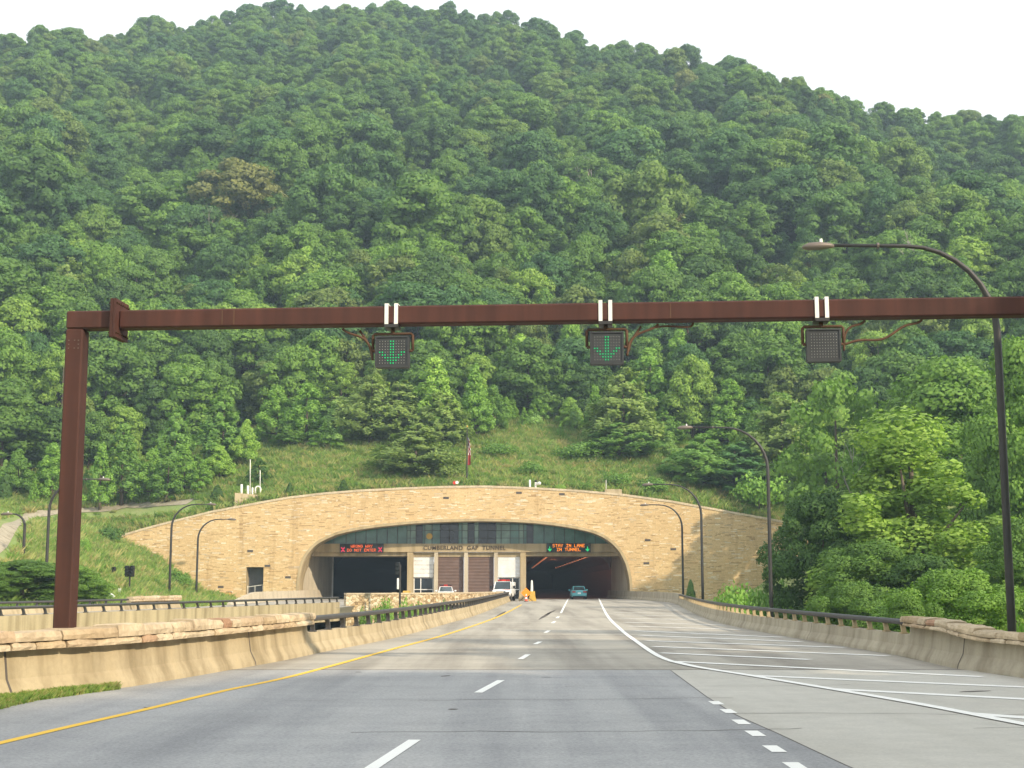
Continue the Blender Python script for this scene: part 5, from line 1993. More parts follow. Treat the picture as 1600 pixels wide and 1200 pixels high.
def cedar(seed, tall=3.0, wd=0.42, mat='leaf'):
    rg = np.random.default_rng(seed)
    n = 1500
    t = rg.uniform(0.02, 1, n)
    R_ = wd * tall / 2 * np.where(t < 0.25, 0.75 + t, (1 - t) ** 0.6 * 1.19) * rg.uniform(0.78, 1.08, n)
    a = rg.uniform(0, 6.283, n)
    C = np.stack([np.cos(a) * R_, np.sin(a) * R_, t * tall], 1)
    Nn = np.stack([np.cos(a), np.sin(a), np.full(n, 0.35)], 1)
    v = quads(C, Nn, 0.10 * tall / 3, rg, 0.7, jit=0.4)
    return mesh_from_quads(v, 'crown', mat), trunk_mesh(rg, tall * 0.8, 0.06, 0, [])
def bush(seed, tall=2.0, wd=1.4, leaf=0.085, nb=14, per=260, mat='leaf'):
    rg = np.random.default_rng(seed)
    cs, rs = [], []
    for i in range(nb):
        a = i * 2.4
        rad = tall * wd / 2 * math.sqrt((i + 0.5) / nb) * 0.72
        r_ = tall * rg.uniform(0.26, 0.40)
        cs.append(np.array([math.cos(a) * rad, math.sin(a) * rad, tall * rg.uniform(0.35, 0.72) * (1.05 - 0.45 * rad / (tall * wd / 2))]))
        rs.append(r_)
    C, Nn = blob_leaves(rg, cs, rs, per * 4 / (tall * tall), -0.5)
    C[:, 2] = np.clip(C[:, 2], 0.05, None)
    v = quads(C, Nn, leaf, rg, 0.8)
    return mesh_from_quads(v, 'foliage', mat), trunk_mesh(rg, tall * 0.5, 0.05, 4, cs[:4])
def dead_tree_mesh(seed, tall):
    rg = random.Random(seed)
    m_ = MB()
    def grow(p, d, ln, r_, lvl):
        q = p + d * ln * 0.5 + Vector((rg.uniform(-.06, .06), rg.uniform(-.06, .06), 0)) * ln
        e = p + d * ln
        m_.tube([p, q, e], [r_, r_ * 0.8, r_ * 0.55], 5)
        if lvl == 0:
            return
        for k in range(3 if lvl > 1 else 4):
            nd = (d + Vector((rg.uniform(-.8, .8), rg.uniform(-.8, .8), rg.uniform(0, .5)))).normalized()
            grow(e if k else q, nd, ln * rg.uniform(0.5, 0.75), r_ * 0.5, lvl - 1)
    grow(Vector((0, 0, 0)), Vector((0, 0, 1)), tall * 0.42, tall * 0.018, 3)
    o = m_.build('trunk', 'pale_bark', None, True)
    me = o.data
    bpy.data.objects.remove(o)
    return me

def forest_copy(me):
    c = me.copy()
    c.materials[0] = M['forest_leaf']
    return c
print('building foliage')
LIB = {}
LIB['round'] = [broadleaf(11 + k, wd=(0.58, 0.66, 0.54, 0.62, 0.70, 0.56)[k], base=(0.3, 0.34, 0.26, 0.38, 0.32, 0.4)[k], nb=(36, 40, 32, 38, 44, 34)[k], leaf=0.22, per=130) for k in range(6)]
LIB['edge'] = [broadleaf(21 + k, tall=11.0, wd=(0.6, 0.72, 0.66)[k], base=0.02, nb=44, leaf=0.18, per=190) for k in range(3)]
LIB['young'] = [broadleaf(31 + k, tall=9.0, wd=0.5 + 0.05 * k, base=0.02, nb=64, leaf=0.125, per=420, shape='cone', brange=(0.13, 0.27), squash=1.35, fill=3) for k in range(4)]
LIB['loose'] = [broadleaf(41 + k, tall=12.0, wd=0.55, base=0.1, nb=40, leaf=0.14, per=190, shape='loose', brange=(0.16, 0.34)) for k in range(2)]
LIB['pine'] = [pine(51 + k, wd=(0.62, 0.7, 0.56)[k]) for k in range(3)]
LIB['cedar'] = [cedar(61 + k, wd=0.40 + 0.08 * k) for k in range(2)]
LIB['bush'] = [bush(71 + k, wd=(1.3, 1.6, 1.1)[k]) for k in range(3)]
LIB['near'] = [broadleaf(81 + k, tall=12.0, wd=(0.66, 0.74, 0.62, 0.8)[k], base=0.02, nb=62, leaf=0.098, per=560, shape=('round', 'round', 'loose', 'round')[k], brange=(0.15, 0.34), fill=4) for k in range(4)]
LIB['nearcone'] = [broadleaf(91, tall=14.0, wd=0.60, base=0.02, nb=150, leaf=0.10, per=560, shape='multi', brange=(0.12, 0.24), squash=1.3, fill=3)]
NATIVE = {'round': 14.0, 'edge': 11.0, 'young': 9.0, 'loose': 12.0, 'pine': 9.0, 'cedar': 3.0, 'bush': 2.0, 'near': 12.0, 'nearcone': 14.0}

def plant(kind, var, X, Y, tall, wscale, tint, name, label, cat, group=None, rz=None, gz=None):
    crown, trunk = LIB[kind][var % len(LIB[kind])]
    gz = terrain(X, Y) - 0.1 if gz is None else gz
    o = bpy.data.objects.new(name, None)
    COL.objects.link(o)
    o.location = (X, Y, gz)
    s = tall / NATIVE[kind]
    o.scale = (s * wscale, s * wscale, s)
    o.rotation_euler = (0, 0, random.uniform(0, 6.28) if rz is None else rz)
    tag(o, label, cat, group)
    t_ = bpy.data.objects.new('trunk' if cat == 'tree' else 'stem', trunk)
    COL.objects.link(t_)
    t_.parent = o
    c_ = bpy.data.objects.new('crown' if cat == 'tree' else 'foliage', crown)
    COL.objects.link(c_)
    c_.parent = o
    g = GREENS[tint]
    bst = 1.5 if kind == 'pine' else 1.32 if kind in ('young', 'bush') else 1.0
    c_.color = (g[0] * bst, g[1] * bst, g[2] * bst, 1)
    return o
random.seed(7)

def feature(kind, var, px, ytop, wpx, Y, tint, name, label, cat='tree', group=None, ws=None):
    """a plant at depth Y whose top reaches the photo row ytop and whose crown is about wpx wide"""
    p = at(px, ytop, Y)
    gz = terrain(p.x, Y) - 0.1
    tall = max(0.5, p.z - gz)
    wd_m = wpx * Y / F
    me = LIB[kind][var % len(LIB[kind])][0]
    key = me.name
    if key not in WID:
        co = np.empty(len(me.vertices) * 3, dtype=np.float32)
        me.vertices.foreach_get('co', co)
        co = co.reshape(-1, 3)
        WID[key] = (float(np.percentile(co[:, 0], 98) - np.percentile(co[:, 0], 2)), float(co[:, 2].max()))
    w0, h0 = WID[key]
    s = tall / h0
    o = plant(kind, var, p.x, Y, tall * NATIVE[kind] / h0, wd_m / (w0 * s), tint, name, label, cat, group)
    return o
WID = {}
# trees at the right of the road
feature('nearcone', 0, 1404, 634, 235, 90, 'yellowish green', 'broadleaf_tree', 'bright yellowish green pointed tree, the palest among the trees at right')
feature('near', 0, 1485, 556, 260, 128, 'bright green', 'broadleaf_tree', 'large rounded bright green tree behind the pale pointed tree')
feature('near', 1, 1279, 758, 150, 93, 'dark green', 'broadleaf_tree', 'dark green tree beside the second lamp, hiding the right end of the portal')
feature('near', 3, 1490, 884, 190, 60, 'bright green', 'broadleaf_tree', 'low spreading bright green tree just behind the right parapet')
feature('loose', 0, 1308, 585, 160, 132, 'bright green', 'broadleaf_tree', 'open airy bright tree below the unlit lane signal')
feature('near', 2, 1550, 690, 160, 108, 'bright green', 'broadleaf_tree', 'bright green tree left of the tallest lamp pole, below the rounded tree')
feature('near', 1, 1612, 520, 200, 104, 'bright green', 'broadleaf_tree', 'tall bright green tree behind the tallest lamp pole at the right edge')
feature('near', 0, 1352, 838, 150, 84, 'mid green', 'broadleaf_tree', 'shaded mid green tree between the dark tree and the low spreading tree')
feature('near', 2, 1436, 862, 130, 82, 'dark green', 'broadleaf_tree', 'shaded dark tree below the pale pointed tree')
feature('near', 1, 1600, 800, 150, 74, 'mid green', 'broadleaf_tree', 'leafy mid green tree at the foot of the tallest lamp')
feature('near', 3, 1330, 905, 120, 72, 'mid green', 'broadleaf_tree', 'low mid green tree showing just above the right railing')
feature('bush', 0, 1150, 905, 76, 114, 'bright green', 'shrub', 'bright green shrub behind the right railing between two lamps', 'shrub')
feature('bush', 1, 1208, 902, 70, 100, 'mid green', 'shrub', 'green shrub at the foot of the second lamp', 'shrub')
feature('cedar', 0, 1079, 905, 15, 144, 'mid green', 'cedar', 'slim green cedar at the foot of the wall between two right lamps', 'tree')
feature('near', 0, 1420, 925, 90, 52, 'mid green', 'shrub', 'green shrub showing behind the end of the right parapet', 'shrub')
feature('bush', 2, 1590, 950, 60, 44, 'bright green', 'shrub', 'bright shrub behind the parapet right of the tallest lamp', 'shrub')
feature('near', 3, 1215, 722, 110, 164, 'mid green', 'broadleaf_tree', 'green tree above the right end of the portal behind the second lamp')
feature('near', 2, 1290, 700, 120, 150, 'mid green', 'broadleaf_tree', 'green tree just left of the pale pointed tree, above the dark tree')
# pines on the slope
PG = 'pines on the grassy slope above the portal'
for var, px, yt, wp, Y, tint, lb in ((0, 1222, 612, 130, 172, 'olive green', 'olive pine with layered boughs right of the second lamp arm'), (1, 1098, 676, 110, 166, 'mid green', 'green spreading pine just under the second lamp head'),
        (2, 1150, 690, 110, 166, 'bluish green', 'bluish low pine beside the second lamp pole'), (0, 972, 572, 105, 179, 'olive green', 'tall olive pine under the middle lane signal'),
        (1, 968, 660, 110, 174, 'mid green', 'green wide pine at the foot of the tall olive pine'), (1, 580, 584, 100, 187, 'olive green', 'broad olive pine below the left lane signal'),
        (2, 625, 592, 80, 188, 'olive green', 'olive pine right behind the broad pine below the left lane signal'), (1, 650, 662, 115, 175, 'olive green', 'low wide olive pine on the grass left of the flagpole'),
        (0, 690, 606, 80, 182, 'olive green', 'olive pine behind the low wide pine left of the flagpole'), (2, 350, 610, 62, 176, 'mid green', 'green layered pine above the concrete box with pipes'),
        (0, 275, 632, 60, 174, 'mid green', 'green pine on the forest edge left of the layered pine'), (1, 1035, 640, 60, 182, 'mid green', 'mid green pine behind the small cedar, left of the second lamp head')):
    yb = {1222: 775, 1098: 752, 1150: 762, 972: 708, 968: 716, 580: 692, 625: 694, 650: 744, 690: 700, 350: 692, 275: 700, 1035: 690}[px]
    feature('pine', var, px, yt, wp, min(Y, ground(px, yb).y), tint, 'pine_tree', lb, 'tree', PG)
YGp = 'young trees at the forest edge'
for var, px, yt, wp, Y, tint, lb in ((0, 480, 596, 62, 186, 'bright green', 'bright young tree on the forest edge above the left arch curve'), (1, 525, 622, 55, 180, 'pale green', 'pale pointed young tree left of the broad pine'),
        (2, 432, 602, 60, 186, 'bright green', 'bright young tree left of the pale pointed tree, on the forest edge'), (3, 386, 654, 40, 174, 'yellowish green', 'yellowish sapling standing alone above the antenna masts'),
        (0, 680, 556, 70, 192, 'yellowish green', 'tall yellowish young tree right of the left lane signal'), (1, 742, 566, 62, 193, 'bright green', 'bright young tree above the flagpole top'),
        (2, 812, 520, 70, 196, 'yellowish green', 'tallest yellowish young tree between the two lit lane signals'), (3, 745, 622, 46, 184, 'bright green', 'small bright tree right behind the flagpole'),
        (1, 290, 690, 52, 168, 'bright green', 'bright sapling on the grass left of the concrete box'), (2, 238, 700, 52, 168, 'bright green', 'bright bushy sapling above the pale path'),
        (0, 262, 712, 48, 166, 'mid green', 'mid green bushy sapling between two bright saplings above the path'), (3, 345, 695, 44, 170, 'yellowish green', 'yellowish sapling above the cedar beside the concrete box'),
        (1, 318, 716, 40, 166, 'bright green', 'low bright sapling right of the sapling row above the path'), (0, 405, 715, 32, 165, 'dark green', 'small dark tree behind the antenna masts'),
        (2, 890, 620, 40, 186, 'yellowish green', 'yellowish bush-like sapling on the slope right of the bare patch'), (1, 1010, 580, 60, 188, 'bright green', 'bright tree right of the tall olive pine'),
        (3, 1085, 575, 62, 186, 'mid green', 'mid green young tree above the second lamp head'), (0, 1140, 590, 66, 182, 'bright green', 'bright young tree above the second lamp arm'),
        (2, 1060, 540, 60, 192, 'mid green', 'mid green young tree between the middle signal and the unlit signal'), (1, 860, 560, 60, 194, 'mid green', 'mid green young tree left of the middle lane signal'),
        (3, 1180, 640, 60, 174, 'mid green', 'mid green young tree left of the olive pine by the second lamp'), (0, 195, 660, 60, 168, 'mid green', 'mid green young tree at the forest edge right of the gantry post'),
        (1, 160, 690, 46, 166, 'bright green', 'bright low sapling right beside the gantry post'), (2, 84, 690, 50, 167, 'bright green', 'bright sapling left of the gantry post at the forest edge'),
        (3, 30, 700, 50, 166, 'mid green', 'mid green sapling behind the two left cedars'), (1, 510, 660, 50, 178, 'bright green', 'bright low tree at the foot of the pale pointed tree'),
        (0, 455, 655, 50, 180, 'mid green', 'mid green low tree on the forest edge left of the pale pointed tree'), (2, 770, 600, 46, 188, 'mid green', 'mid green tree left of the bare patch'),
        (1, 930, 600, 46, 188, 'bright green', 'bright low tree left of the tall olive pine')):
    yb = {480: 694, 525: 698, 432: 694, 386: 702, 290: 752, 238: 764, 262: 760, 345: 752, 318: 756, 405: 754, 680: 694, 742: 684, 510: 702, 455: 700, 890: 668, 745: 684, 770: 676, 930: 690}.get(px)
    feature('young', var, px, yt, wp, min(Y, ground(px, yb).y) if yb else Y, tint, 'young_tree', lb, 'tree', YGp)
CG = 'small cedars dotted on the grass'
for var, px, yt, yb, wp, lb in ((0, 10, 738, 784, 17, 'upright cedar at the far left on the grassy bank'), (1, 66, 727, 768, 20, 'upright cedar on the bank left of the gantry post'), (0, 340, 757, 786, 19, 'rounded cedar left of the concrete box with pipes'),
        (1, 453, 753, 774, 11, 'tiny cedar on the portal top right of the concrete box'), (0, 537, 749, 769, 14, 'small cedar on the portal top above the left arch'), (1, 845, 610, 650, 20, 'dark cedar by the bare patch on the slope'),
        (0, 1037, 655, 687, 18, 'cedar alone on the slope left of the second lamp head'), (1, 815, 598, 640, 18, 'dark cedar left of the bare patch on the slope'), (0, 52, 735, 760, 12, 'thin cedar just behind the cedar left of the gantry post')):
    g = ground(px, yb)
    feature('cedar', var, px, yt, wp, g.y, 'dark green', 'cedar', lb, 'tree', CG)
SG = 'shrubs on the left bank and the slope'
for var, px, yt, yb, wp, tint, lb in ((0, 172, 820, 848, 34, 'dark green', 'round dark shrub at the tip of the stone wall'), (1, 80, 811, 824, 18, 'mid green', 'tiny shrub below the pale path at the left'), (2, 280, 888, 918, 34, 'mid green', 'shrub against the stone wall behind the left lamp'),
        (1, 132, 838, 872, 22, 'bright green', 'small bright shrub showing right beside the gantry post'), (0, 210, 876, 884, 16, 'bright green', 'tiny bright shrub on the bank above the two headed signal'),
        (1, 1185, 735, 800, 80, 'bright green', 'leafy bright shrub on the slope left of the second lamp pole'), (2, 1020, 742, 772, 46, 'mid green', 'green shrub on the slope behind the third lamp head'),
        (0, 875, 756, 766, 16, 'yellowish green', 'tiny yellowish shrub on the portal top right of the camera post'), (1, 915, 750, 768, 20, 'mid green', 'small shrub left of the small concrete box'), (2, 625, 730, 748, 14, 'yellowish green', 'tiny yellowish shrub below the low wide pine'),
        (0, 780, 690, 715, 50, 'mid green', 'green shrub clump on the slope right of the flagpole'), (2, 900, 690, 720, 70, 'mid green', 'spreading shrub on the slope left of the green wide pine'),
        (1, 830, 720, 745, 40, 'mid green', 'low shrub on the slope above the camera post'), (0, 700, 722, 748, 50, 'olive green', 'olive shrub left of the flagpole foot'), (1, 960, 735, 762, 44, 'mid green', 'low green shrub on the slope above the small concrete box')):
    g = ground(px, yb)
    feature('bush', var, px, yt, wp, g.y, tint, 'shrub', lb, 'shrub', SG)
for k, (px, yt, wp, Y, tint, lb) in enumerate(((40, 872, 150, 93, 'mid green', 'biggest green bush at the far left behind the left carriageway'), (112, 880, 100, 96, 'bright green', 'big bright green bush just left of the gantry post foot'),
        (140, 899, 46, 100, 'bright green', 'bright bush just right of the gantry post foot'), (-20, 880, 90, 90, 'mid green', 'mid green bush cut by the left edge of the view'))):
    feature('near', k, px, yt, wp, Y, tint, 'shrub', lb, 'shrub', SG)
for k, (px, yt, wp, Y, tint, lb) in enumerate(((600, 930, 34, 108, 'bright green', 'bright plant clump before the median stone wall, left of the signal pole'), (640, 930, 40, 109, 'bright green', 'bright plant clump before the median stone wall, right of the signal pole'),
        (690, 934, 40, 110, 'mid green', 'mid green plant clump before the right part of the median wall'), (662, 938, 30, 104, 'olive green', 'olive plant clump low before the median wall, above the rail'), (570, 944, 22, 104, 'mid green', 'small plant clump at the left end of the median wall'),
        (735, 934, 26, 113, 'mid green', 'mid green plant clump at the right end of the median wall'))):
    feature('bush', k, px, yt, wp, Y, tint, 'shrub', lb, 'shrub', 'plants in the gap between the roads')
for k, (px, yt, Y, tl, lb) in enumerate(((118, 165, 330, 15, 'bare grey dead tree standing high on the left slope'), (320, 385, 250, 12, 'bare grey branches of a dead tree above the concrete box'), (285, 388, 252, 12, 'second bare grey dead tree left of the bare branches above the concrete box'),
        (915, 335, 272, 12, 'bare pale dead limbs above the middle lane signal'), (1345, 640, 128, 9, 'bare forked dead tree beside the pale pointed tree'), (1440, 415, 220, 11, 'bare grey dead tree above the right end of the gantry beam'))):
    p = at(px, yt, Y)
    gz = terrain(p.x, Y)
    p.z = max(p.z, gz + (15.5 if k in (1, 2, 3, 5) else 3))
    o = bpy.data.objects.new('dead_tree', dead_tree_mesh(200 + k, min(16.0, p.z - gz)))
    COL.objects.link(o)
    o.location = (p.x, Y, gz - 0.1)
    tag(o, lb, 'tree', 'dead trees')

LAND = [(40, 'the far left cedars'), (125, 'the rusty gantry post'), (265, 'the left lamps'), (390, 'the antenna masts'), (500, 'the left arch curve'), (615, 'the left lane signal'), (730, 'the flagpole'), (835, 'the camera post'),
        (946, 'the middle lane signal'), (1067, 'the wall lamps'), (1170, 'the second lamp arm'), (1283, 'the unlit lane signal'), (1420, 'the pale pointed tree'), (1560, 'the tallest lamp pole')]
ORD = ['first', 'second', 'third', 'fourth', 'fifth', 'sixth', 'seventh', 'eighth', 'ninth', 'tenth', 'eleventh', 'twelfth', 'thirteenth', 'fourteenth', 'fifteenth', 'sixteenth', 'seventeenth', 'eighteenth', 'nineteenth', 'twentieth']
ORD += ['twenty ' + o for o in ORD[:9]] + ['thirtieth'] + ['thirty ' + o for o in ORD[:9]] + ['fortieth'] + ['forty ' + o for o in ORD[:9]]
er = random.Random(21)
cnt = {}
px = -10
while px < 1180:
    d_ = er.uniform(-1.0, 9.0)
    Yv = lerp_tab(px, TREELINE) - d_
    X = (px - 800) / F * Yv
    tint = er.choice(['bright green', 'bright green', 'yellowish green', 'bright green', 'pale green', 'yellowish green', 'pale green'])
    lm = min(LAND, key=lambda t: abs(t[0] - px))[1]
    kk = er.random()
    if kk < 0.62:
        kd, tl, ws_, nm, ct, what = 'young', er.uniform(2.8, 6.0) * (1 - 0.05 * d_), er.uniform(0.9, 1.3), 'sapling', 'tree', 'sapling'
    else:
        kd, tl, ws_, nm, ct, what = 'bush', er.uniform(1.2, 2.4), er.uniform(0.9, 1.4), 'shrub', 'shrub', 'shrub'
    cnt[(what, lm)] = cnt.get((what, lm), 0) + 1
    plant(kd, er.randrange(3), X, Yv, tl, ws_, tint, nm, '%s %s at forest edge above %s, %s from the left' % (tint, what, lm, ORD[cnt[(what, lm)] - 1]), ct, 'saplings and shrubs along the forest edge')
    px += er.uniform(8, 20)
    if 140 < px < 420:
        px += er.uniform(20, 45)

# the forest
KINDS = [('round', k) for k in range(6)] + [('loose', 0), ('loose', 1), ('young', 0), ('young', 2), ('pine', 0)]
KP = np.array([1.0] * 6 + [0.55, 0.55, 0.45, 0.45, 0.16])
KP = KP / KP.sum()
rg = np.random.default_rng(4)
cand = []
SPC = 6.0
row = 0
Y = 160.0
while Y < 560:
    lim = 0.56 * Y
    spc = SPC - 1.7 * sst(220, 350, Y)
    x = -lim + (row % 2) * spc * 0.5
    while x < lim:
        X = x + rg.uniform(-1.9, 1.9)
        YY = Y + rg.uniform(-1.9, 1.9)
        u = X / YY
        yt = lerp_tab(800 + F * u, TREELINE)
        ci = int(round((u - UG[0]) / (UG[1] - UG[0])))
        ci = min(len(UG) - 1, max(0, ci))
        if YY > yt + rg.uniform(0, 3) and YY < CREST_Y[ci] + 9:
            if not (X > XL + 2 and X < XR - 4 and YY < 166):
                tall = rg.uniform(8.5, 14.0) * (1 - 0.42 * sst(220, 360, YY)) if YY > yt + 11 else rg.uniform(7.5, 12.0)
                cand.append((X, YY, tall, rg.uniform(0.85, 1.42), int(rg.choice(len(KINDS), p=KP)), rg.uniform(0, 6.28), YY < yt + 11))
        x += spc
    Y += spc * 0.66
    row += 1
inview, rest = [], []
for c in cand:
    z = terrain(c[0], c[1])
    a, b = proj((c[0], c[1], z + c[2] * 0.75))
    hid = a > 1330 and b > 560 or (b > 690)
    if -12 < a < 1612 and not hid and c[1] < 300:
        inview.append((c, a, b))
    else:
        rest.append(c)
inview.sort(key=lambda q: q[0][1])
indiv, over = inview[:295], inview[295:]
rest += [q[0] for q in over]
print('forest trees', len(cand), 'individual', len(indiv), 'farthest', indiv[-1][0][1])
LAND = [(40, 'the far left cedars'), (125, 'the rusty gantry post'), (265, 'the left lamps'), (390, 'the antenna masts'), (500, 'the left arch curve'), (615, 'the left lane signal'), (730, 'the flagpole'), (835, 'the camera post'),
        (946, 'the middle lane signal'), (1067, 'the wall lamps'), (1170, 'the second lamp arm'), (1283, 'the unlit lane signal'), (1420, 'the pale pointed tree'), (1560, 'the tallest lamp pole')]
ORD = ['first', 'second', 'third', 'fourth', 'fifth', 'sixth', 'seventh', 'eighth', 'ninth', 'tenth', 'eleventh', 'twelfth', 'thirteenth', 'fourteenth', 'fifteenth', 'sixteenth', 'seventeenth', 'eighteenth', 'nineteenth', 'twentieth']
ORD += ['twenty ' + o for o in ORD[:9]] + ['thirtieth'] + ['thirty ' + o for o in ORD[:9]] + ['fortieth'] + ['forty ' + o for o in ORD[:9]]
cols = {}
for q in indiv:
    lm = min(LAND, key=lambda t: abs(t[0] - q[1]))
    cols.setdefault(lm[1], []).append(q)
TINTS = ['dark green', 'bluish green', 'mid green', 'mid green', 'mid green', 'bright green', 'bright green', 'olive green', 'yellowish green', 'dark green']
rt_ = random.Random(12)
for lm, qs in cols.items():
    qs.sort(key=lambda q: -q[2])
    for k, (c, a, b) in enumerate(qs):
        tint = rt_.choice(TINTS)
        if rt_.random() < 0.012:
            tint = rt_.choice(['brownish', 'golden'])
        kd, vr = ('edge', c[4]) if c[6] and c[4] < 6 else KINDS[c[4]]
        if kd == 'pine':
            tint = 'olive green'
        plant(kd, vr, c[0], c[1], c[2], c[3], tint, 'forest_tree', '%s forest tree, %s counting up the slope above %s' % (tint, ORD[min(k, len(ORD) - 1)], lm), 'tree', 'broadleaf trees of the forested slope', c[5])

def scatter(name, pts, rots, scl, idx, srcs, color):
    me = bpy.data.meshes.new(name)
    me.vertices.add(len(pts))
    me.vertices.foreach_set('co', np.array(pts, dtype=np.float32).ravel())
    for nm, typ, arr, key in (('rot', 'FLOAT_VECTOR', np.array(rots, dtype=np.float32).ravel(), 'vector'), ('scl', 'FLOAT_VECTOR', np.array(scl, dtype=np.float32).ravel(), 'vector'), ('idx', 'INT', np.array(idx, dtype=np.int32), 'value')):
        at_ = me.attributes.new(nm, typ, 'POINT')
        at_.data.foreach_set(key, arr)
    ob = bpy.data.objects.new(name, me)
    COL.objects.link(ob)
    ob.color = color
    ob['kind'] = 'stuff'
    ng = bpy.data.node_groups.new(name, 'GeometryNodeTree')
    ng.interface.new_socket('Geometry', in_out='INPUT', socket_type='NodeSocketGeometry')
    ng.interface.new_socket('Geometry', in_out='OUTPUT', socket_type='NodeSocketGeometry')
    gi, go = ng.nodes.new('NodeGroupInput'), ng.nodes.new('NodeGroupOutput')
    mp = ng.nodes.new('GeometryNodeMeshToPoints')
    ip = ng.nodes.new('GeometryNodeInstanceOnPoints')
    jn = ng.nodes.new('GeometryNodeJoinGeometry')
    for s in srcs:
        oi = ng.nodes.new('GeometryNodeObjectInfo')
        oi.inputs['Object'].default_value = s
        oi.inputs['As Instance'].default_value = True
        ng.links.new(oi.outputs['Geometry'], jn.inputs[0])
    ip.inputs['Pick Instance'].default_value = True
    for nm, typ, sock in (('rot', 'FLOAT_VECTOR', 'Rotation'), ('scl', 'FLOAT_VECTOR', 'Scale'), ('idx', 'INT', 'Instance Index')):
        na = ng.nodes.new('GeometryNodeInputNamedAttribute')
        na.data_type = typ
        na.inputs['Name'].default_value = nm
        ng.links.new(na.outputs['Attribute'], ip.inputs[sock])
    ng.links.new(gi.outputs[0], mp.inputs[0])
    ng.links.new(mp.outputs[0], ip.inputs['Points'])
    ng.links.new(jn.outputs[0], ip.inputs['Instance'])
    ng.links.new(ip.outputs[0], go.inputs[0])
    md = ob.modifiers.new('scatter', 'NODES')
    md.node_group = ng
    return ob
srcs = []
for kd, vr in KINDS:
    crown, trunk = LIB[kd][vr]
    me = forest_copy(crown)
    srcs.append(bpy.data.objects.new('forest_source', me))
# understorey between the first rows of trunks
for k in range(520):
    u = rg.uniform(-0.42, 0.42)
    yt = lerp_tab(800 + F * u, TREELINE)
    YY = yt + rg.uniform(2, 42)
    rest.append((u * YY, YY, rg.uniform(3.5, 7.0), rg.uniform(1.1, 1.6), int(rg.integers(0, 6)), rg.uniform(0, 6.28)))
# trees standing out of view at the right of the road, whose shade falls on the near road
for X, Y_, tl in [(15.5 + 1.5 * (k % 2), -52 + 5.2 * k, 16.3 + (k * 7) % 3) for k in range(12)] + [(22 + 1.6 * (k % 2), -50 + 5.6 * k, 18.2 + (k * 5) % 3) for k in range(16)] + [(19.5, 12, 17), (21.5, 18, 17), (24, 25, 17), (26.5, 31, 17), (29, 37, 16)]:
    rest.append((X, Y_, tl, 1.1, (int(X) + int(Y_)) % 6, X * 0.7))
scatter('forest', [(c[0], c[1], terrain(c[0], c[1]) - 0.2) for c in rest], [(0, 0, c[5]) for c in rest], [(c[2] / NATIVE[KINDS[c[4]][0]] * c[3], c[2] / NATIVE[KINDS[c[4]][0]] * c[3], c[2] / NATIVE[KINDS[c[4]][0]]) for c in rest], [c[4] for c in rest], srcs, (0.06, 0.12, 0.035, 1))
print('forest stuff', len(rest))

# grass tufts on the slopes
def tuft(seed, n, h, sp_):
    rg_ = np.random.default_rng(seed)
    m_ = MB()
    for k in range(n):
        a = rg_.uniform(0, 6.28)
        r_ = sp_ * math.sqrt(rg_.uniform(0, 1))
        x, y = math.cos(a) * r_, math.sin(a) * r_
        b = rg_.uniform(0, 6.28)
        hh = h * rg_.uniform(0.5, 1.1)
        ln = rg_.uniform(0.4, 1.1) * hh
        wd_ = 0.03 + 0.035 * h
        dx, dy = math.cos(b), math.sin(b)
        m_.poly([(x - dy * wd_, y + dx * wd_, 0), (x + dy * wd_, y - dx * wd_, 0), (x + dx * ln * 0.4 + dy * wd_ * 0.7, y + dy * ln * 0.4 - dx * wd_ * 0.7, hh * 0.6), (x + dx * ln, y + dy * ln, hh), (x + dx * ln * 0.4 - dy * wd_ * 0.7, y + dy * ln * 0.4 + dx * wd_ * 0.7, hh * 0.6)])
    o = m_.build('grass_source', 'grass_blade')
    COL.objects.unlink(o)
    return o
tufts = [tuft(1, 26, 0.55, 0.45), tuft(2, 20, 0.75, 0.4), tuft(3, 34, 0.35, 0.5)]
gp, gr, gs, gx = [], [], [], []
rg = np.random.default_rng(9)
n_try = 26000
for k in range(n_try):
    u = rg.uniform(-0.40, 0.30)
    Yv = rg.uniform(158.3, 198)
    X = u * Yv
    if Yv > lerp_tab(800 + F * u, TREELINE) + 5:
        continue
    gp.append((X, Yv, terrain(X, Yv) - 0.03))
for k in range(9000):
    X, Yv = rg.uniform(-62, -24.5), rg.uniform(88, 157.4)
    if X / Yv < -0.42 or X > l2l(Yv) - 0.8 or (Yv > 140 and X > -31):
        continue
    gp.append((X, Yv, terrain(X, Yv) - 0.03))
pathpts = [(p.x, p.y) for p in sp]
gp = [g for g in gp if min(max(abs(g[0] - a) - 0.3, 0) ** 2 + ((g[1] - b + 1.2) * (0.42 if g[1] < b else 0.8)) ** 2 for a, b in pathpts) > 1.5]
for k in range(900):
    X, Yv = rg.uniform(-13, 3), rg.uniform(98, 117)
    if X > LBX(Yv) - 0.8 or X < l2r(Yv) + 0.5 or Yv > 111.5 + max(0, (X + 9) * 0.5):
        continue
    gp.append((X, Yv, terrain(X, Yv)))
nbig = len(gp)
for k, g in enumerate(gp):
    gr.append((0, 0, rg.uniform(0, 6.28)))
    s = rg.uniform(0.6, 1.35)
    gs.append((s, s, s))
    gx.append(int(rg.integers(0, 3)))
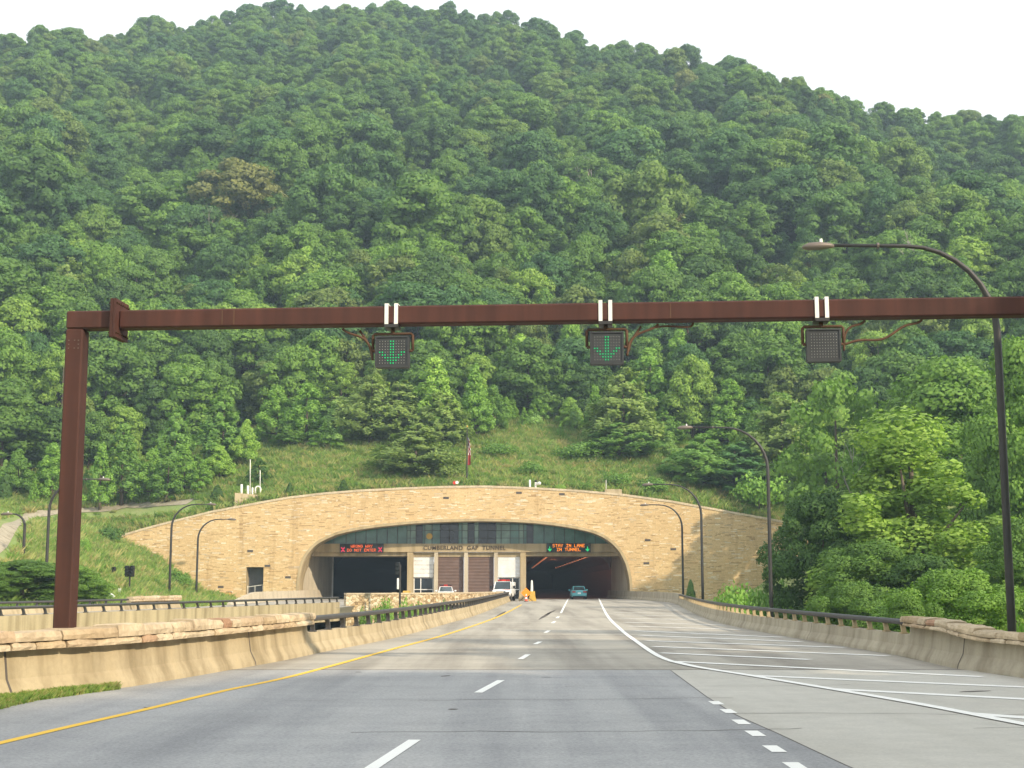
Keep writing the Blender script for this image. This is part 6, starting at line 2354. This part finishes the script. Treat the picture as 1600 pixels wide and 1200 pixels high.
# short grass at the foot of the left parapet
ga = [(0, 1110), (60, 1104), (120, 1094), (170, 1085), (202, 1076)]
for k in range(4200):
    Yv = rg.uniform(8, on(204, 1077).y)
    xl = LBX(Yv)
    t = (on(204, 1077).y - Yv)
    wdv = min(1.7, 0.12 + t * 0.13) * (0.92 + 0.10 * math.sin(Yv * 2.1))
    X = xl + rg.uniform(-0.03, max(0.02, wdv))
    gp.append((X, Yv, 0.002))
    gr.append((0, 0, rg.uniform(0, 6.28)))
    s = rg.uniform(0.12, 0.26)
    gs.append((s, s, s))
    gx.append(int(rg.choice([0, 2])))
gx_ = gx
scatter('grass', gp, gr, gs, gx_, tufts, (0.1, 0.15, 0.04, 1))
print('grass', len(gp))
wp_, wr_, wsc, wi_ = [], [], [], []
while len(wp_) < 420:
    u = rg.uniform(-0.40, 0.24)
    Yv = rg.uniform(159.0, 194)
    if Yv > lerp_tab(800 + F * u, TREELINE):
        continue
    X = u * Yv
    if min((X - a) ** 2 + (Yv - b) ** 2 for a, b in pathpts) < 3:
        continue
    s = rg.uniform(0.12, 0.42)
    wp_.append((X, Yv, terrain(X, Yv) - 0.03))
    wr_.append((0, 0, rg.uniform(0, 6.28)))
    wsc.append((s * 1.3, s * 1.3, s))
    wi_.append(int(rg.integers(0, 3)))
wsrc = []
for crown, trunk in LIB['bush']:
    me = crown.copy()
    me.materials[0] = M['grass_blade']
    wsrc.append(bpy.data.objects.new('weed_source', me))
scatter('undergrowth', wp_, wr_, wsc, wi_, wsrc, (0.1, 0.2, 0.05, 1))

# ---------------------------------------------------------------- haze
HAZE = 0.00050
if HAZE > 0:
    mb = MB()
    mb.box((0, 230, 150), (1400, 1000, 311))
    hz = mb.build('haze')
    q = N('haze_air')
    pv = q.n('ShaderNodeVolumePrincipled')
    pv.inputs['Color'].default_value = (0.62, 0.82, 1.0, 1)
    pv.inputs['Density'].default_value = HAZE
    pv.inputs['Anisotropy'].default_value = 0.1
    q.l(pv.outputs[0], q.out.inputs['Volume'])
    hz.data.materials.append(q.m)
    hz['kind'] = 'stuff'
